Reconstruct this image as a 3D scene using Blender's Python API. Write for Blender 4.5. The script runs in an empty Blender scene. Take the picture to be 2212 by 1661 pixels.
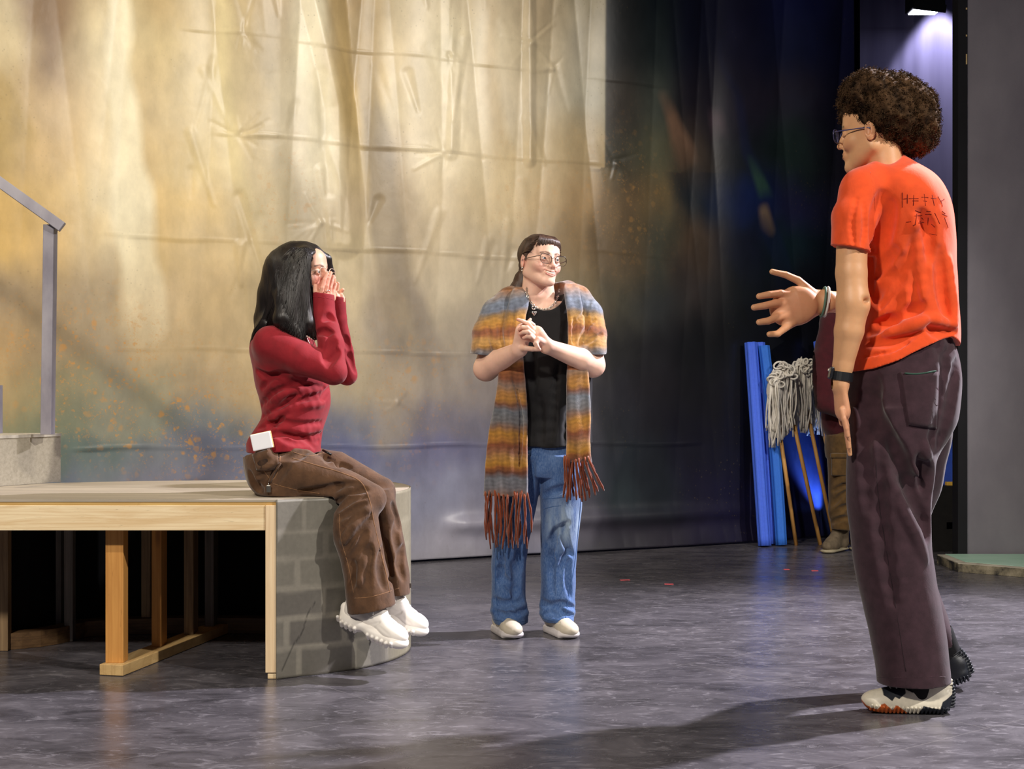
import bpy, math, random
import numpy as np
from mathutils import Vector, Matrix
random.seed(7); RNG = np.random.default_rng(7)
SC = bpy.context.scene
# ---------------------------------------------------------------- camera, world, lights
CAMZ = 1.0; FPX = 3100.0; CU = 1106.0; CV = 830.5
def P(u, v, Y):
    """photo pixel (u, v) on the plane at distance Y -> world point"""
    return np.array([(u-CU)/FPX*Y, Y, CAMZ-(v-CV)/FPX*Y])
cam_d = bpy.data.cameras.new('camera'); cam = bpy.data.objects.new('camera', cam_d)
SC.collection.objects.link(cam); cam.location = (0, 0, CAMZ); cam.rotation_euler = (math.pi/2, 0, 0)
cam_d.sensor_width = 36; cam_d.lens = FPX/2212*36; cam_d.clip_end = 100
SC.camera = cam
SC.view_settings.view_transform = 'Standard'; SC.view_settings.look = 'None'
SC.view_settings.gamma = 1; SC.view_settings.exposure = 0.08; SC.view_settings.use_curve_mapping = False
W = bpy.data.worlds.new('world'); SC.world = W; W.use_nodes = True
W.node_tree.nodes['Background'].inputs[0].default_value = (.55, .6, .9, 1)
W.node_tree.nodes['Background'].inputs[1].default_value = .055
def light(name, kind, loc, aim, power, col, size=.3, spot=60, blend=.4):
    l = bpy.data.lights.new(name, kind); o = bpy.data.objects.new(name, l); SC.collection.objects.link(o)
    o.location = loc; o.rotation_euler = (Vector(aim)-Vector(loc)).to_track_quat('-Z', 'Y').to_euler()
    l.energy = power; l.color = col
    if kind == 'SPOT': l.shadow_soft_size = size; l.spot_size = math.radians(spot); l.spot_blend = blend
    if kind == 'AREA': l.size = size
    return o
WARM = (1, .86, .66)
light('stage_light_front_left', 'SPOT', (-2.6, -1.5, 5.2), (-.2, 5.6, .9), 1500, (1, .91, .79), .22, 56, .6)
light('stage_light_front_right', 'SPOT', (5.2, .7, 4.8), (.0, 5.3, .7), 1500, (1, .94, .86), .09, 60, .6)
light('stage_light_side_right', 'SPOT', (5.0, 6.5, 5.0), (1.5, 4.1, .0), 4600, (.95, .91, 1), .10, 60, .6)
light('blue_floor_light', 'SPOT', tuple(P(1799, 1140, 9.27)), tuple(P(1730, 985, 9.30)), 45, (.25, .42, 1), .012, 42, .8)
light('added_props_fill', 'SPOT', (2.6, 3.4, 5.4), (1.85, 8.8, .45), 420, (1, .95, .9), .08, 17, .8)  # unseen fill spot, added to brighten the mops and foam tubes
light('backdrop_light', 'SPOT', (-3.4, 3.2, 6.4), (-2.0, 7.6, 2.1), 700, (1, .89, .68), .35, 74, .8)

# ---------------------------------------------------------------- helpers
def lin(c):
    c = np.asarray(c, float)/255.0
    return np.where(c <= .04045, c/12.92, ((c+.055)/1.055)**2.4)
def L4(r, g, b): return tuple(lin((r, g, b)))+(1.0,)
def tag(o, label=None, cat=None, group=None, kind=None):
    if label: o['label'] = label
    if cat: o['category'] = cat
    if group: o['group'] = group
    if kind: o['kind'] = kind
    return o
def empty(name, loc, label=None, cat=None, group=None, rz=0):
    o = bpy.data.objects.new(name, None); SC.collection.objects.link(o)
    o.location = [float(a) for a in loc]; o.rotation_euler = (0, 0, rz); o.empty_display_size = .1
    return tag(o, label, cat, group)
def link(name, me, mat, parent=None, smooth=True):
    """one mesh object given in world coordinates; parented keeping its place"""
    o = bpy.data.objects.new(name, me); SC.collection.objects.link(o)
    if mat is not None:
        for m_ in (mat if isinstance(mat, (list, tuple)) else [mat]): me.materials.append(m_)
    if smooth: me.polygons.foreach_set('use_smooth', [True]*len(me.polygons))
    if parent is not None:
        root = parent; off = np.zeros(3)
        while root is not None: off += np.array(root.location); root = root.parent
        o.parent = parent; o.location = [-a for a in off]
    return o
def mesh_from(name, V, F, col=None):
    me = bpy.data.meshes.new(name); V = np.asarray(V, np.float32)
    if isinstance(F, np.ndarray):
        n, k = F.shape
        me.vertices.add(len(V)); me.vertices.foreach_set('co', V.ravel())
        me.loops.add(n*k); me.loops.foreach_set('vertex_index', F.astype(np.int32).ravel())
        me.polygons.add(n); me.polygons.foreach_set('loop_start', np.arange(0, n*k, k, dtype=np.int32))
        me.polygons.foreach_set('loop_total', np.full(n, k, np.int32))
        me.update(calc_edges=True)
    else:
        me.from_pydata([tuple(map(float, v)) for v in V], [], F); me.update()
    if col is not None:
        a = me.color_attributes.new('Col', 'FLOAT_COLOR', 'POINT')
        c = np.ones((len(V), 4), np.float32); c[:, :3] = col
        a.data.foreach_set('color', c.ravel())
    return me
class MB:
    """collects boxes, tubes and prisms into one mesh"""
    def __init__(s): s.V = []; s.F = []; s.M = []
    def add(s, V, F, mi=0):
        b = len(s.V); s.V += [tuple(map(float, v)) for v in V]
        s.F += [tuple(b+i for i in f) for f in F]; s.M += [mi]*len(F)
    def box(s, lo, hi, mi=0):
        x0, y0, z0 = lo; x1, y1, z1 = hi
        s.add([(x0,y0,z0),(x1,y0,z0),(x1,y1,z0),(x0,y1,z0),(x0,y0,z1),(x1,y0,z1),(x1,y1,z1),(x0,y1,z1)],
              [(0,3,2,1),(4,5,6,7),(0,1,5,4),(1,2,6,5),(2,3,7,6),(3,0,4,7)], mi); return s
    def beam(s, a, b, w, h, up=(0,0,1), mi=0):
        a = np.array(a, float); b = np.array(b, float); d = (b-a)/np.linalg.norm(b-a)
        r = np.cross(d, up); r /= np.linalg.norm(r); q = np.cross(r, d); V = []
        for c in (a, b):
            for sx, sy in ((-1,-1),(1,-1),(1,1),(-1,1)): V.append(c+r*sx*w/2+q*sy*h/2)
        s.add(V, [(0,1,2,3),(7,6,5,4),(0,4,5,1),(1,5,6,2),(2,6,7,3),(3,7,4,0)], mi); return s
    def tube(s, pts, rad, n=8, caps=True, mi=0, closed=False):
        pts = np.array(pts, float); m = len(pts); rad = np.broadcast_to(np.asarray(rad, float), (m,))
        T = np.gradient(pts, axis=0) if not closed else np.roll(pts, -1, 0)-np.roll(pts, 1, 0)
        T /= np.linalg.norm(T, axis=1)[:, None]+1e-12
        ref = np.array([0, 0, 1.0]) if abs(T[0][2]) < .9 else np.array([1.0, 0, 0])
        nrm = np.cross(T[0], ref); nrm /= np.linalg.norm(nrm); V = []
        for i in range(m):
            nrm = nrm-T[i]*nrm.dot(T[i]); nrm /= np.linalg.norm(nrm)+1e-12; b = np.cross(T[i], nrm)
            for k in range(n):
                a = 2*math.pi*k/n; V.append(pts[i]+rad[i]*(math.cos(a)*nrm+math.sin(a)*b))
        F = [(i*n+k, i*n+(k+1)%n, (i+1)*n+(k+1)%n, (i+1)*n+k) for i in range(m-1) for k in range(n)]
        if closed: F += [((m-1)*n+k, (m-1)*n+(k+1)%n, (k+1)%n, k) for k in range(n)]
        elif caps: F += [tuple(range(n))[::-1], tuple((m-1)*n+k for k in range(n))]
        s.add(V, F, mi); return s
    def prism(s, poly, z0, z1, mi=0):
        n = len(poly)
        s.add([(p[0],p[1],z0) for p in poly]+[(p[0],p[1],z1) for p in poly],
              [tuple(range(n))[::-1], tuple(range(n, 2*n))]+[(i,(i+1)%n,n+(i+1)%n,n+i) for i in range(n)], mi); return s
    def build(s, name, mat, parent=None, smooth=False, bevel=0):
        me = mesh_from(name, s.V, s.F)
        me.polygons.foreach_set('material_index', s.M)
        o = link(name, me, mat, parent, smooth)
        if bevel:
            b = o.modifiers.new('bevel', 'BEVEL'); b.width = bevel; b.segments = 2; b.limit_method = 'ANGLE'
        return o

# ---------------------------------------------------------------- implicit surfaces
def catmull(a, n=12):
    a = np.array(a, float); out = []
    for i in range(len(a)-1):
        p0 = a[max(i-1, 0)]; p1 = a[i]; p2 = a[i+1]; p3 = a[min(i+2, len(a)-1)]
        for t in np.linspace(0, 1, n, endpoint=False):
            out.append(.5*((2*p1)+(-p0+p2)*t+(2*p0-5*p1+4*p2-p3)*t*t+(-p0+3*p1-3*p2+p3)*t**3))
    out.append(a[-1]); return np.array(out)
def smin(a, b, k):
    if k <= 0: return np.minimum(a, b)
    h = np.clip(.5+.5*(b-a)/k, 0, 1); return b*(1-h)+a*h-k*h*(1-h)
# primitives: (function, lo, hi)
def cap(a, b, ra, rb=None, flat=None):
    """tapered capsule; flat=(normal, factor) squeezes it along a direction"""
    a = np.array(a, float); b = np.array(b, float); rb = ra if rb is None else rb
    if flat is not None:
        n = np.array(flat[0], float); n /= np.linalg.norm(n); f = flat[1]
    def fn(X, Y, Z):
        px, py, pz = X-a[0], Y-a[1], Z-a[2]; d = b-a; L = d.dot(d)+1e-12
        t = np.clip((px*d[0]+py*d[1]+pz*d[2])/L, 0, 1)
        qx, qy, qz = px-t*d[0], py-t*d[1], pz-t*d[2]
        l2 = qx*qx+qy*qy+qz*qz; r = ra+(rb-ra)*t
        if flat is None: return np.sqrt(l2)-r
        m = qx*n[0]+qy*n[1]+qz*n[2]; l = np.sqrt(l2+m*m*(1/f**2-1))
        return (l-r)*(f+(1-f)*np.clip(1-np.abs(m)/(f*r+1e-6), 0, 1))
    R = max(ra, rb); return fn, np.minimum(a, b)-R, np.maximum(a, b)+R
def ell(c, r, rot=None):
    c = np.array(c, float); r = np.array(r, float); M = np.eye(3) if rot is None else np.array(rot, float)
    def fn(X, Y, Z):
        p = (X-c[0], Y-c[1], Z-c[2]); k0 = 0; k1 = 0
        for i in range(3):
            q = p[0]*M[0, i]+p[1]*M[1, i]+p[2]*M[2, i]; k0 = k0+(q/r[i])**2; k1 = k1+(q/r[i]**2)**2
        k0 = np.sqrt(k0); return k0*(k0-1)/(np.sqrt(k1)+1e-9)
    e = np.abs(M)@r; return fn, c-e, c+e
def rbox(c, h, rad, rot=None):
    c = np.array(c, float); h = np.array(h, float); M = np.eye(3) if rot is None else np.array(rot, float)
    def fn(X, Y, Z):
        p = (X-c[0], Y-c[1], Z-c[2]); o = 0; ins = -1e9
        for i in range(3):
            q = np.abs(p[0]*M[0, i]+p[1]*M[1, i]+p[2]*M[2, i])-(h[i]-rad)
            o = o+np.maximum(q, 0)**2; ins = np.maximum(ins, q)
        return np.sqrt(o)+np.minimum(ins, 0)-rad
    e = np.abs(M)@h; return fn, c-e, c+e
def loft(rows, boxy=False, wave=None, rot=0.0):
    """rows of (z, xc, yc, rx, ry): stack of level ellipses (or rounded rectangles)"""
    T = catmull(sorted([tuple(map(float, r)) for r in rows]), 8); z = T[:, 0]
    ca, sa = math.cos(rot), math.sin(rot)
    def fn(X, Y, Z):
        xc, yc, rx, ry = (np.interp(Z, z, T[:, i]) for i in (1, 2, 3, 4))
        x0, y0 = X-xc, Y-yc; x = x0*ca+y0*sa; y = -x0*sa+y0*ca
        if wave is not None: y = y+wave[0]*np.sin((x+xc*0)*wave[1]+wave[2]+Z*wave[3])
        if boxy:
            r = np.minimum(rx, ry)*.98; qx = np.abs(x)-(rx-r); qy = np.abs(y)-(ry-r)
            d = np.sqrt(np.maximum(qx, 0)**2+np.maximum(qy, 0)**2)+np.minimum(np.maximum(qx, qy), 0)-r
        else:
            k0 = np.sqrt((x/rx)**2+(y/ry)**2); k1 = np.sqrt((x/rx**2)**2+(y/ry**2)**2)+1e-6
            d = k0*(k0-1)/k1
        return np.maximum(d, np.maximum(z[0]-Z, Z-z[-1]))
    m = max(T[:, 3].max(), T[:, 4].max())
    return fn, np.array([T[:, 1].min()-m, T[:, 2].min()-m, z[0]]), np.array([T[:, 1].max()+m, T[:, 2].max()+m, z[-1]])
class Field:
    def __init__(s, lo, hi, h):
        s.lo = np.array(lo, float); s.h = h
        s.n = np.ceil((np.array(hi, float)-s.lo)/h).astype(int)+1
        s.d = np.full(s.n, .08, np.float32)
        s.ax = [(s.lo[i]+h*np.arange(s.n[i])).astype(np.float32) for i in range(3)]
    def _sl(s, lo, hi, pad):
        a = np.clip(np.floor((lo-pad-s.lo)/s.h).astype(int), 0, s.n); b = np.clip(np.ceil((hi+pad-s.lo)/s.h).astype(int)+1, 0, s.n)
        return tuple(slice(a[i], b[i]) for i in range(3))
    def _xyz(s, sl):
        return s.ax[0][sl[0]][:, None, None], s.ax[1][sl[1]][None, :, None], s.ax[2][sl[2]][None, None, :]
    def add(s, prim, k=.01):
        sl = s._sl(prim[1], prim[2], k*1.2+3*s.h)
        if all(q.stop > q.start for q in sl): s.d[sl] = smin(s.d[sl], prim[0](*s._xyz(sl)), k)
        return s
    def sub(s, prim, k=.005):
        sl = s._sl(prim[1], prim[2], k*1.2+3*s.h)
        if all(q.stop > q.start for q in sl): s.d[sl] = -smin(-s.d[sl], prim[0](*s._xyz(sl)), k)
        return s
    def chain(s, pts, rads, k=.01, flat=None):
        for i in range(len(pts)-1): s.add(cap(pts[i], pts[i+1], rads[i], rads[i+1], flat), k if i == 0 else min(k, .008))
        return s
    def merge(s, o):        # union with a field of the same grid
        s.d = np.minimum(s.d, o.d); return s
    def cut(s, fn): s.d = np.maximum(s.d, fn(*s._xyz((slice(None),)*3)).astype(np.float32)); return s
    def disp(s, fn):
        m = np.abs(s.d) < .03; i, j, k = np.nonzero(m)
        s.d[m] += fn(s.ax[0][i], s.ax[1][j], s.ax[2][k]).astype(np.float32); return s
    def sample(s, p):
        q = (np.asarray(p)-s.lo)/s.h; i = np.floor(q).astype(int)
        if (i < 0).any() or (i >= s.n-1).any(): return .08
        f = q-i; c = s.d[i[0]:i[0]+2, i[1]:i[1]+2, i[2]:i[2]+2]
        c = c[0]*(1-f[0])+c[1]*f[0]; c = c[0]*(1-f[1])+c[1]*f[1]; return float(c[0]*(1-f[2])+c[1]*f[2])
    def hit(s, u, v, y0=None):
        """first surface point of this field seen through photo pixel (u, v)"""
        d = P(u, v, 1.0)-np.array([0, 0, CAMZ]); y = s.lo[1] if y0 is None else y0
        while y < s.lo[1]+s.h*s.n[1]:
            p = np.array([0, 0, CAMZ])+d*y; e = s.sample(p)
            if e < 0: return p
            y += max(.0012, min(e*.5, .01))
        return None
    def crease(s, uv, r=.006, k=.012, sink=0.0, ridge=False, taper=True):
        """a fold of the cloth along photo pixels, laid on the surface"""
        pts = [s.hit(*q) for q in catmull(uv, 4)]; pts = [p for p in pts if p is not None]
        if len(pts) < 2: return s
        pts = [p+np.array([0, sink, 0]) for p in pts]; n = len(pts)
        for i in range(n-1):
            f = lambda t: (math.sin(math.pi*min(max(t, .08), .92))**.6 if taper else 1)
            pr = cap(pts[i], pts[i+1], r*f(i/(n-1)), r*f((i+1)/(n-1)))
            s.add(pr, k) if ridge else s.sub(pr, k)
        return s
    def mesh(s):
        d = s.d; n = s.n; ins = d < 0
        c = np.zeros(np.array(d.shape)-1, np.uint8)
        for a in (0, 1):
            for b in (0, 1):
                for e in (0, 1): c += ins[a:n[0]-1+a, b:n[1]-1+b, e:n[2]-1+e]
        I, J, K = np.nonzero((c > 0) & (c < 8)); m = len(I)
        idx = np.full(c.shape, -1, np.int32); idx[I, J, K] = np.arange(m)
        acc = np.zeros((m, 3), np.float32); cnt = np.zeros(m, np.float32)
        for a in (0, 1, 2):
            o1, o2 = [x for x in (0, 1, 2) if x != a]
            for p in (0, 1):
                for q in (0, 1):
                    A = [I, J, K]; A = [x.copy() for x in A]; A[o1] += p; A[o2] += q; B = [x.copy() for x in A]; B[a] += 1
                    da = d[A[0], A[1], A[2]]; db = d[B[0], B[1], B[2]]; x = (da < 0) != (db < 0)
                    t = np.where(x, da/np.where(x, da-db, 1), 0); pt = np.zeros((m, 3), np.float32)
                    pt[:, a] = t; pt[:, o1] = p; pt[:, o2] = q; acc += pt*x[:, None]; cnt += x
        V = (acc/cnt[:, None]+np.stack([I, J, K], 1))*s.h+s.lo; F = []
        for a in (0, 1, 2):
            o1, o2 = (a+1) % 3, (a+2) % 3
            s0 = [slice(None)]*3; s1 = [slice(None)]*3; s0[a] = slice(0, -1); s1[a] = slice(1, None)
            A = ins[tuple(s0)]; B = ins[tuple(s1)]; x = A != B
            sl = [slice(None)]*3; sl[o1] = slice(1, -1); sl[o2] = slice(1, -1); E = np.nonzero(x[tuple(sl)])
            e = [E[0].copy(), E[1].copy(), E[2].copy()]; e[o1] += 1; e[o2] += 1
            def g(p, q):
                w = [y.copy() for y in e]; w[o1] -= p; w[o2] -= q; return idx[w[0], w[1], w[2]]
            Q = np.stack([g(1, 1), g(0, 1), g(0, 0), g(1, 0)], 1)
            fl = ~A[e[0], e[1], e[2]]; Q[fl] = Q[fl][:, ::-1]; F.append(Q)
        F = np.concatenate(F); return V, F[(F >= 0).all(1)]
def build_field(name, fields, mat, parent=None, paint=None, relax=0):
    Vs, Fs, b = [], [], 0
    for f in (fields if isinstance(fields, (list, tuple)) else [fields]):
        V, F = f.mesh()
        for _ in range(relax):
            A_i = F.ravel(); B_i = np.roll(F, -1, 1).ravel(); C = np.bincount(A_i, minlength=len(V)); S = np.stack([np.bincount(A_i, V[B_i, q], len(V)) for q in range(3)], 1)
            V = V*.5+S/np.maximum(C, 1)[:, None]*.5
        Vs.append(V); Fs.append(F+b); b += len(V)
    V = np.concatenate(Vs); F = np.concatenate(Fs)
    col = paint(V) if paint is not None else None
    return link(name, mesh_from(name, V, F, col), mat, parent)
def patch(j, name, poly, lift, th, mat, par, nu=14, nv=12):
    """a flat piece of cloth lying on the surface of field j inside a photo quadrilateral"""
    a0, b0, c0, d0 = [np.array(q, float) for q in poly]; V = []
    for i in range(nu+1):
        for jn in range(nv+1):
            s_, w_ = i/nu, jn/nv; q = (a0*(1-s_)+b0*s_)*(1-w_)+(d0*(1-s_)+c0*s_)*w_; h = j.hit(*q)
            if h is None: h = V[-1] if V else [g for g in (j.hit(a0[0]+(c0[0]-a0[0])*e, a0[1]+(c0[1]-a0[1])*e) for e in (.05, .1, .2, .3, .5)) if g is not None][0]
            V.append(h+np.array([0, -lift*min(1, 3*min(s_, 1-s_)+.25)*min(1, 3*(1-w_)+.3), 0]))
    F = np.array([(i*(nv+1)+k_, (i+1)*(nv+1)+k_, (i+1)*(nv+1)+k_+1, i*(nv+1)+k_+1) for i in range(nu) for k_ in range(nv)])
    o = link(name, mesh_from(name, np.array(V), F), mat, par); m = o.modifiers.new('t', 'SOLIDIFY'); m.thickness = th; m.offset = -1; return o
def blob(V, c, r, soft=.35, rot=None):
    q = V-np.array(c)
    if rot is not None: q = q@np.array(rot)
    e = np.sqrt(((q/np.array(r))**2).sum(1)); return np.clip((1-e)/soft+.0, 0, 1)[:, None]
def line_w(V, a, b, r, soft=.5):
    a = np.array(a); b = np.array(b); d = b-a; t = np.clip(((V-a)@d)/(d@d+1e-12), 0, 1)
    e = np.linalg.norm(V-a-t[:, None]*d, axis=1)/r; return np.clip((1-e)/soft, 0, 1)[:, None]
def mix(c, w, col): return c*(1-w)+np.array(col)*w
def sn(x, y, z, f, seed=0):
    """smooth pseudo noise in -1..1"""
    a, b, c = seed*1.7+.3, seed*2.9+1.1, seed*.7+2.3
    return (np.sin(f*(x+.31*z)+a+1.3*np.sin(f*.71*y+b))*.5+np.sin(f*(.8*y-.4*x)+b+1.1*np.sin(f*.63*z+c))*.3
            + np.sin(f*(.9*z+.3*y)+c+1.7*np.sin(f*.57*x+a))*.4)/1.2
def rotm(yaw=0, pitch=0, roll=0):
    y, p, r = (math.radians(t) for t in (yaw, pitch, roll))
    return np.array(Matrix.Rotation(r, 3, 'Y')@Matrix.Rotation(y, 3, 'Z')@Matrix.Rotation(p, 3, 'X'))
class Frame:
    def __init__(s, o, M, k=1.0): s.o = np.array(o, float); s.M = np.array(M); s.k = k
    def __call__(s, x, y, z): return s.o+s.M@(np.array([x, y, z], float)*s.k)
    def ell(s, c, r, rot=None):
        return ell(s(*c), np.array(r)*s.k, s.M if rot is None else s.M@np.array(rot))
    def cap(s, a, b, ra, rb=None, flat=None):
        rb = ra if rb is None else rb
        return cap(s(*a), s(*b), ra*s.k, rb*s.k, None if flat is None else (s.M@np.array(flat[0], float), flat[1]))
    def box(s, c, h, rad, rot=None): return rbox(s(*c), np.array(h)*s.k, rad*s.k, s.M if rot is None else s.M@np.array(rot))
    def local(s, V): return ((V-s.o)@s.M)/s.k
# ---------------------------------------------------------------- materials
class NT:
    def __init__(s, name):
        s.m = bpy.data.materials.new(name); s.m.use_nodes = True; s.t = s.m.node_tree
        s.b = s.t.nodes['Principled BSDF']; s.out = s.t.nodes['Material Output']; s._co = None
    def n(s, ty, **kw):
        o = s.t.nodes.new(ty)
        for k, v in kw.items():
            if k.startswith('i_'):
                key = k[2:]; o.inputs[int(key) if key.isdigit() else key.replace('_', ' ')].default_value = v
            else: setattr(o, k, v)
        return o
    def l(s, a, b): s.t.links.new(a, b)
    def co(s, scale=(1, 1, 1), kind='Object'):
        if s._co is None: s._co = s.n('ShaderNodeTexCoord')
        m = s.n('ShaderNodeMapping'); m.inputs['Scale'].default_value = scale; s.l(s._co.outputs[kind], m.inputs[0]); return m.outputs[0]
    def noise(s, scale, detail=4, rough=.55, co=None, dist=0):
        o = s.n('ShaderNodeTexNoise'); o.inputs['Scale'].default_value = scale; o.inputs['Detail'].default_value = detail
        o.inputs['Roughness'].default_value = rough; o.inputs['Distortion'].default_value = dist
        s.l(co if co is not None else s.co(), o.inputs['Vector']); return o.outputs['Fac']
    def ramp(s, fac, stops, interp='LINEAR'):
        o = s.n('ShaderNodeValToRGB'); e = o.color_ramp.elements; o.color_ramp.interpolation = interp
        while len(e) < len(stops): e.new(.5)
        for i, (p, c) in enumerate(stops):
            e[i].position = p; e[i].color = c if not isinstance(c, (int, float)) else (c, c, c, 1)
        s.l(fac, o.inputs[0]); return o.outputs[0]
    def mix(s, fac, a, b, mode='MIX'):
        o = s.n('ShaderNodeMix', data_type='RGBA', blend_type=mode)
        for i, v in ((0, fac), (6, a), (7, b)):
            if hasattr(v, 'is_linked') or isinstance(v, bpy.types.NodeSocket): s.l(v, o.inputs[i])
            else: o.inputs[i].default_value = v
        return o.outputs[2]
    def math(s, op, a, b=0.0):
        o = s.n('ShaderNodeMath', operation=op)
        for i, v in ((0, a), (1, b)):
            if isinstance(v, bpy.types.NodeSocket): s.l(v, o.inputs[i])
            else: o.inputs[i].default_value = v
        return o.outputs[0]
    def col(s, sock):
        if isinstance(sock, bpy.types.NodeSocket): s.l(sock, s.b.inputs['Base Color'])
        else: s.b.inputs['Base Color'].default_value = sock
        return s
    def attr(s, name='Col'): return s.n('ShaderNodeAttribute', attribute_name=name).outputs['Color']
    def rough(s, v, spec=.5):
        if isinstance(v, bpy.types.NodeSocket): s.l(v, s.b.inputs['Roughness'])
        else: s.b.inputs['Roughness'].default_value = v
        s.b.inputs['Specular IOR Level'].default_value = spec; return s
    def bump(s, h, strength=.3, dist=.01):
        o = s.n('ShaderNodeBump'); o.inputs['Strength'].default_value = strength; o.inputs['Distance'].default_value = dist
        s.l(h, o.inputs['Height'])
        if s.b.inputs['Normal'].is_linked: s.l(s.b.inputs['Normal'].links[0].from_socket, o.inputs['Normal'])
        s.l(o.outputs[0], s.b.inputs['Normal']); return s
    def set(s, **kw):
        for k, v in kw.items(): s.b.inputs[k.replace('_', ' ')].default_value = v
        return s
def plain(name, rgb, rough=.6, spec=.4, var=.08, scale=18, bump=0, bs=200, metal=0):
    t = NT(name); c = L4(*rgb); f = t.noise(scale)
    d = tuple(x*(1-var*2) for x in c[:3])+(1,); e = tuple(min(1, x*(1+var*2)) for x in c[:3])+(1,)
    t.col(t.ramp(f, [(.25, d), (.75, e)])).rough(rough, spec)
    if bump: t.bump(t.noise(bs, 2), bump, .002)
    t.set(Metallic=metal); return t.m
def cloth(name, rgb, weave=900, rough=.85, var=.10, sheen=.25, bump=.25, wr=0):
    t = NT(name); c = L4(*rgb); f = t.noise(30, 5)
    d = tuple(x*(1-var*2) for x in c[:3])+(1,); e = tuple(min(1, x*(1+var*2)) for x in c[:3])+(1,)
    t.col(t.ramp(f, [(.3, d), (.7, e)])).rough(rough, .25).set(Sheen_Weight=sheen, Sheen_Roughness=.5)
    t.bump(t.noise(weave, 1), bump, .001)
    if wr: t.bump(t.noise(28, 3, .6, t.co((1, 1, .6)), .6), wr, .01)
    return t.m
def attr_mat(name, rough=.6, spec=.4, bump=.15, bs=400, sss=0, sheen=0, mod=.12):
    t = NT(name); a = t.attr(); f = t.ramp(t.noise(60, 5), [(.3, 1-mod), (.7, 1+mod*.3)])
    t.col(t.mix(1.0, a, f, 'MULTIPLY')).rough(rough, spec).set(Sheen_Weight=sheen)
    if bump: t.bump(t.noise(bs, 2), bump, .0015)
    if sss:
        t.b.subsurface_method = 'RANDOM_WALK'
        t.set(Subsurface_Weight=sss, Subsurface_Radius=(.9, .35, .2), Subsurface_Scale=.006)
    return t.m
def wood(name, rgb, dark, axis='x', scale=1.0):
    t = NT(name); st = {'x': (1.2, 14, 14), 'y': (14, 1.2, 14), 'z': (14, 14, 1.2)}[axis]
    st = tuple(a*scale for a in st); co = t.co(st)
    g = t.noise(2.2, 6, .6, co, .8); w = t.n('ShaderNodeTexWave', bands_direction={'x': 'Z', 'y': 'X', 'z': 'X'}[axis])
    w.inputs['Scale'].default_value = 9*scale; w.inputs['Distortion'].default_value = 5; w.inputs['Detail'].default_value = 3
    w.inputs['Detail Scale'].default_value = .7; t.l(t.co({'x': (.12, 1, 1), 'y': (1, .12, 1), 'z': (1, 1, .12)}[axis]), w.inputs['Vector'])
    c0 = t.ramp(g, [(.3, L4(*dark)), (.62, L4(*rgb))]); c1 = t.mix(t.ramp(w.outputs['Fac'], [(.0, .0), (.25, .55), (.5, 0.0)]), c0, L4(*dark))
    c1 = t.mix(t.ramp(t.noise(30, 5, .7, t.co({'x': (.5, 3, 3), 'y': (3, .5, 3), 'z': (3, 3, .5)}[axis]), 1), [(.62, 0.0), (.74, .5)]), c1, tuple(x*.45 for x in L4(*dark)[:3])+(1,))
    v = t.n('ShaderNodeTexVoronoi'); v.inputs['Scale'].default_value = 2.6; v.inputs['Randomness'].default_value = 1; t.l(t.co({'x': (.45, 1.6, 1.6), 'y': (1.6, .45, 1.6), 'z': (1.6, 1.6, .45)}[axis]), v.inputs['Vector'])
    kn = t.ramp(v.outputs['Distance'], [(.025, 1.0), (.07, .0)]); c2 = t.mix(kn, c1, L4(112, 66, 40))
    t.col(c2).rough(.55, .4).bump(g, .15, .002); return t.m
M_skin = attr_mat('skin', .46, .4, .10, 500, .18, 0, .05)
M_paint = attr_mat('painted', .5, .4, .1, 300)
M_hair_dark = None
def hair_mat(name, rgb, hi, rough=.38, st=(60, 60, 4)):
    t = NT(name); f = t.noise(1.0, 4, .6, t.co(st), .3)
    t.col(t.ramp(f, [(.3, L4(*rgb)), (.75, L4(*hi))])).rough(rough, .45).bump(f, .5, .004)
    t.set(Anisotropic=.6); return t.m
M_black_hair = hair_mat('black_hair', (13, 10, 9), (38, 30, 27), .42)
M_brown_hair = hair_mat('brown_hair', (40, 27, 21), (86, 62, 48), .5)
M_afro = hair_mat('curly_hair', (26, 18, 12), (88, 64, 42), .95, (30, 30, 30))
M_afro.node_tree.nodes['Principled BSDF'].inputs['Specular IOR Level'].default_value = .12
M_lens = NT('spectacle_lens'); M_lens.rough(.02).set(Transmission_Weight=1.0, IOR=1.05, Alpha=.35); M_lens = M_lens.m
M_eyew = plain('eye', (232, 226, 220), .15, .6, .02)
M_teeth = plain('teeth', (236, 226, 210), .25, .5, .03)
M_frame = plain('tortoise_spectacle_frame', (40, 26, 18), .25, .6, .35, 60)
M_clearframe = plain('pale_gold_spectacle_frame', (206, 186, 168), .2, .6, .1)
M_silver = plain('silver', (225, 222, 214), .22, .6, .03, metal=1)
# ================================================================ THE STAGE
BD = lambda u: FPX/(438-.0600*u)          # distance of the backdrop seen at photo column u
def bd_x(u): return (u-CU)/FPX*BD(u)
# plane of the backdrop: x = x0 + t*dx
Y_a, Y_b = BD(-900), BD(1842)
A_ = np.array([bd_x(-900), Y_a]); B_ = np.array([bd_x(1842), Y_b]); BL = np.linalg.norm(B_-A_)
bdir = (B_-A_)/BL; bnrm = np.array([bdir[1], -bdir[0]])      # towards the camera
def xz_to_uv(x, y, z): return CU+FPX*x/y, CV-FPX*(z-CAMZ)/y
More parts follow.
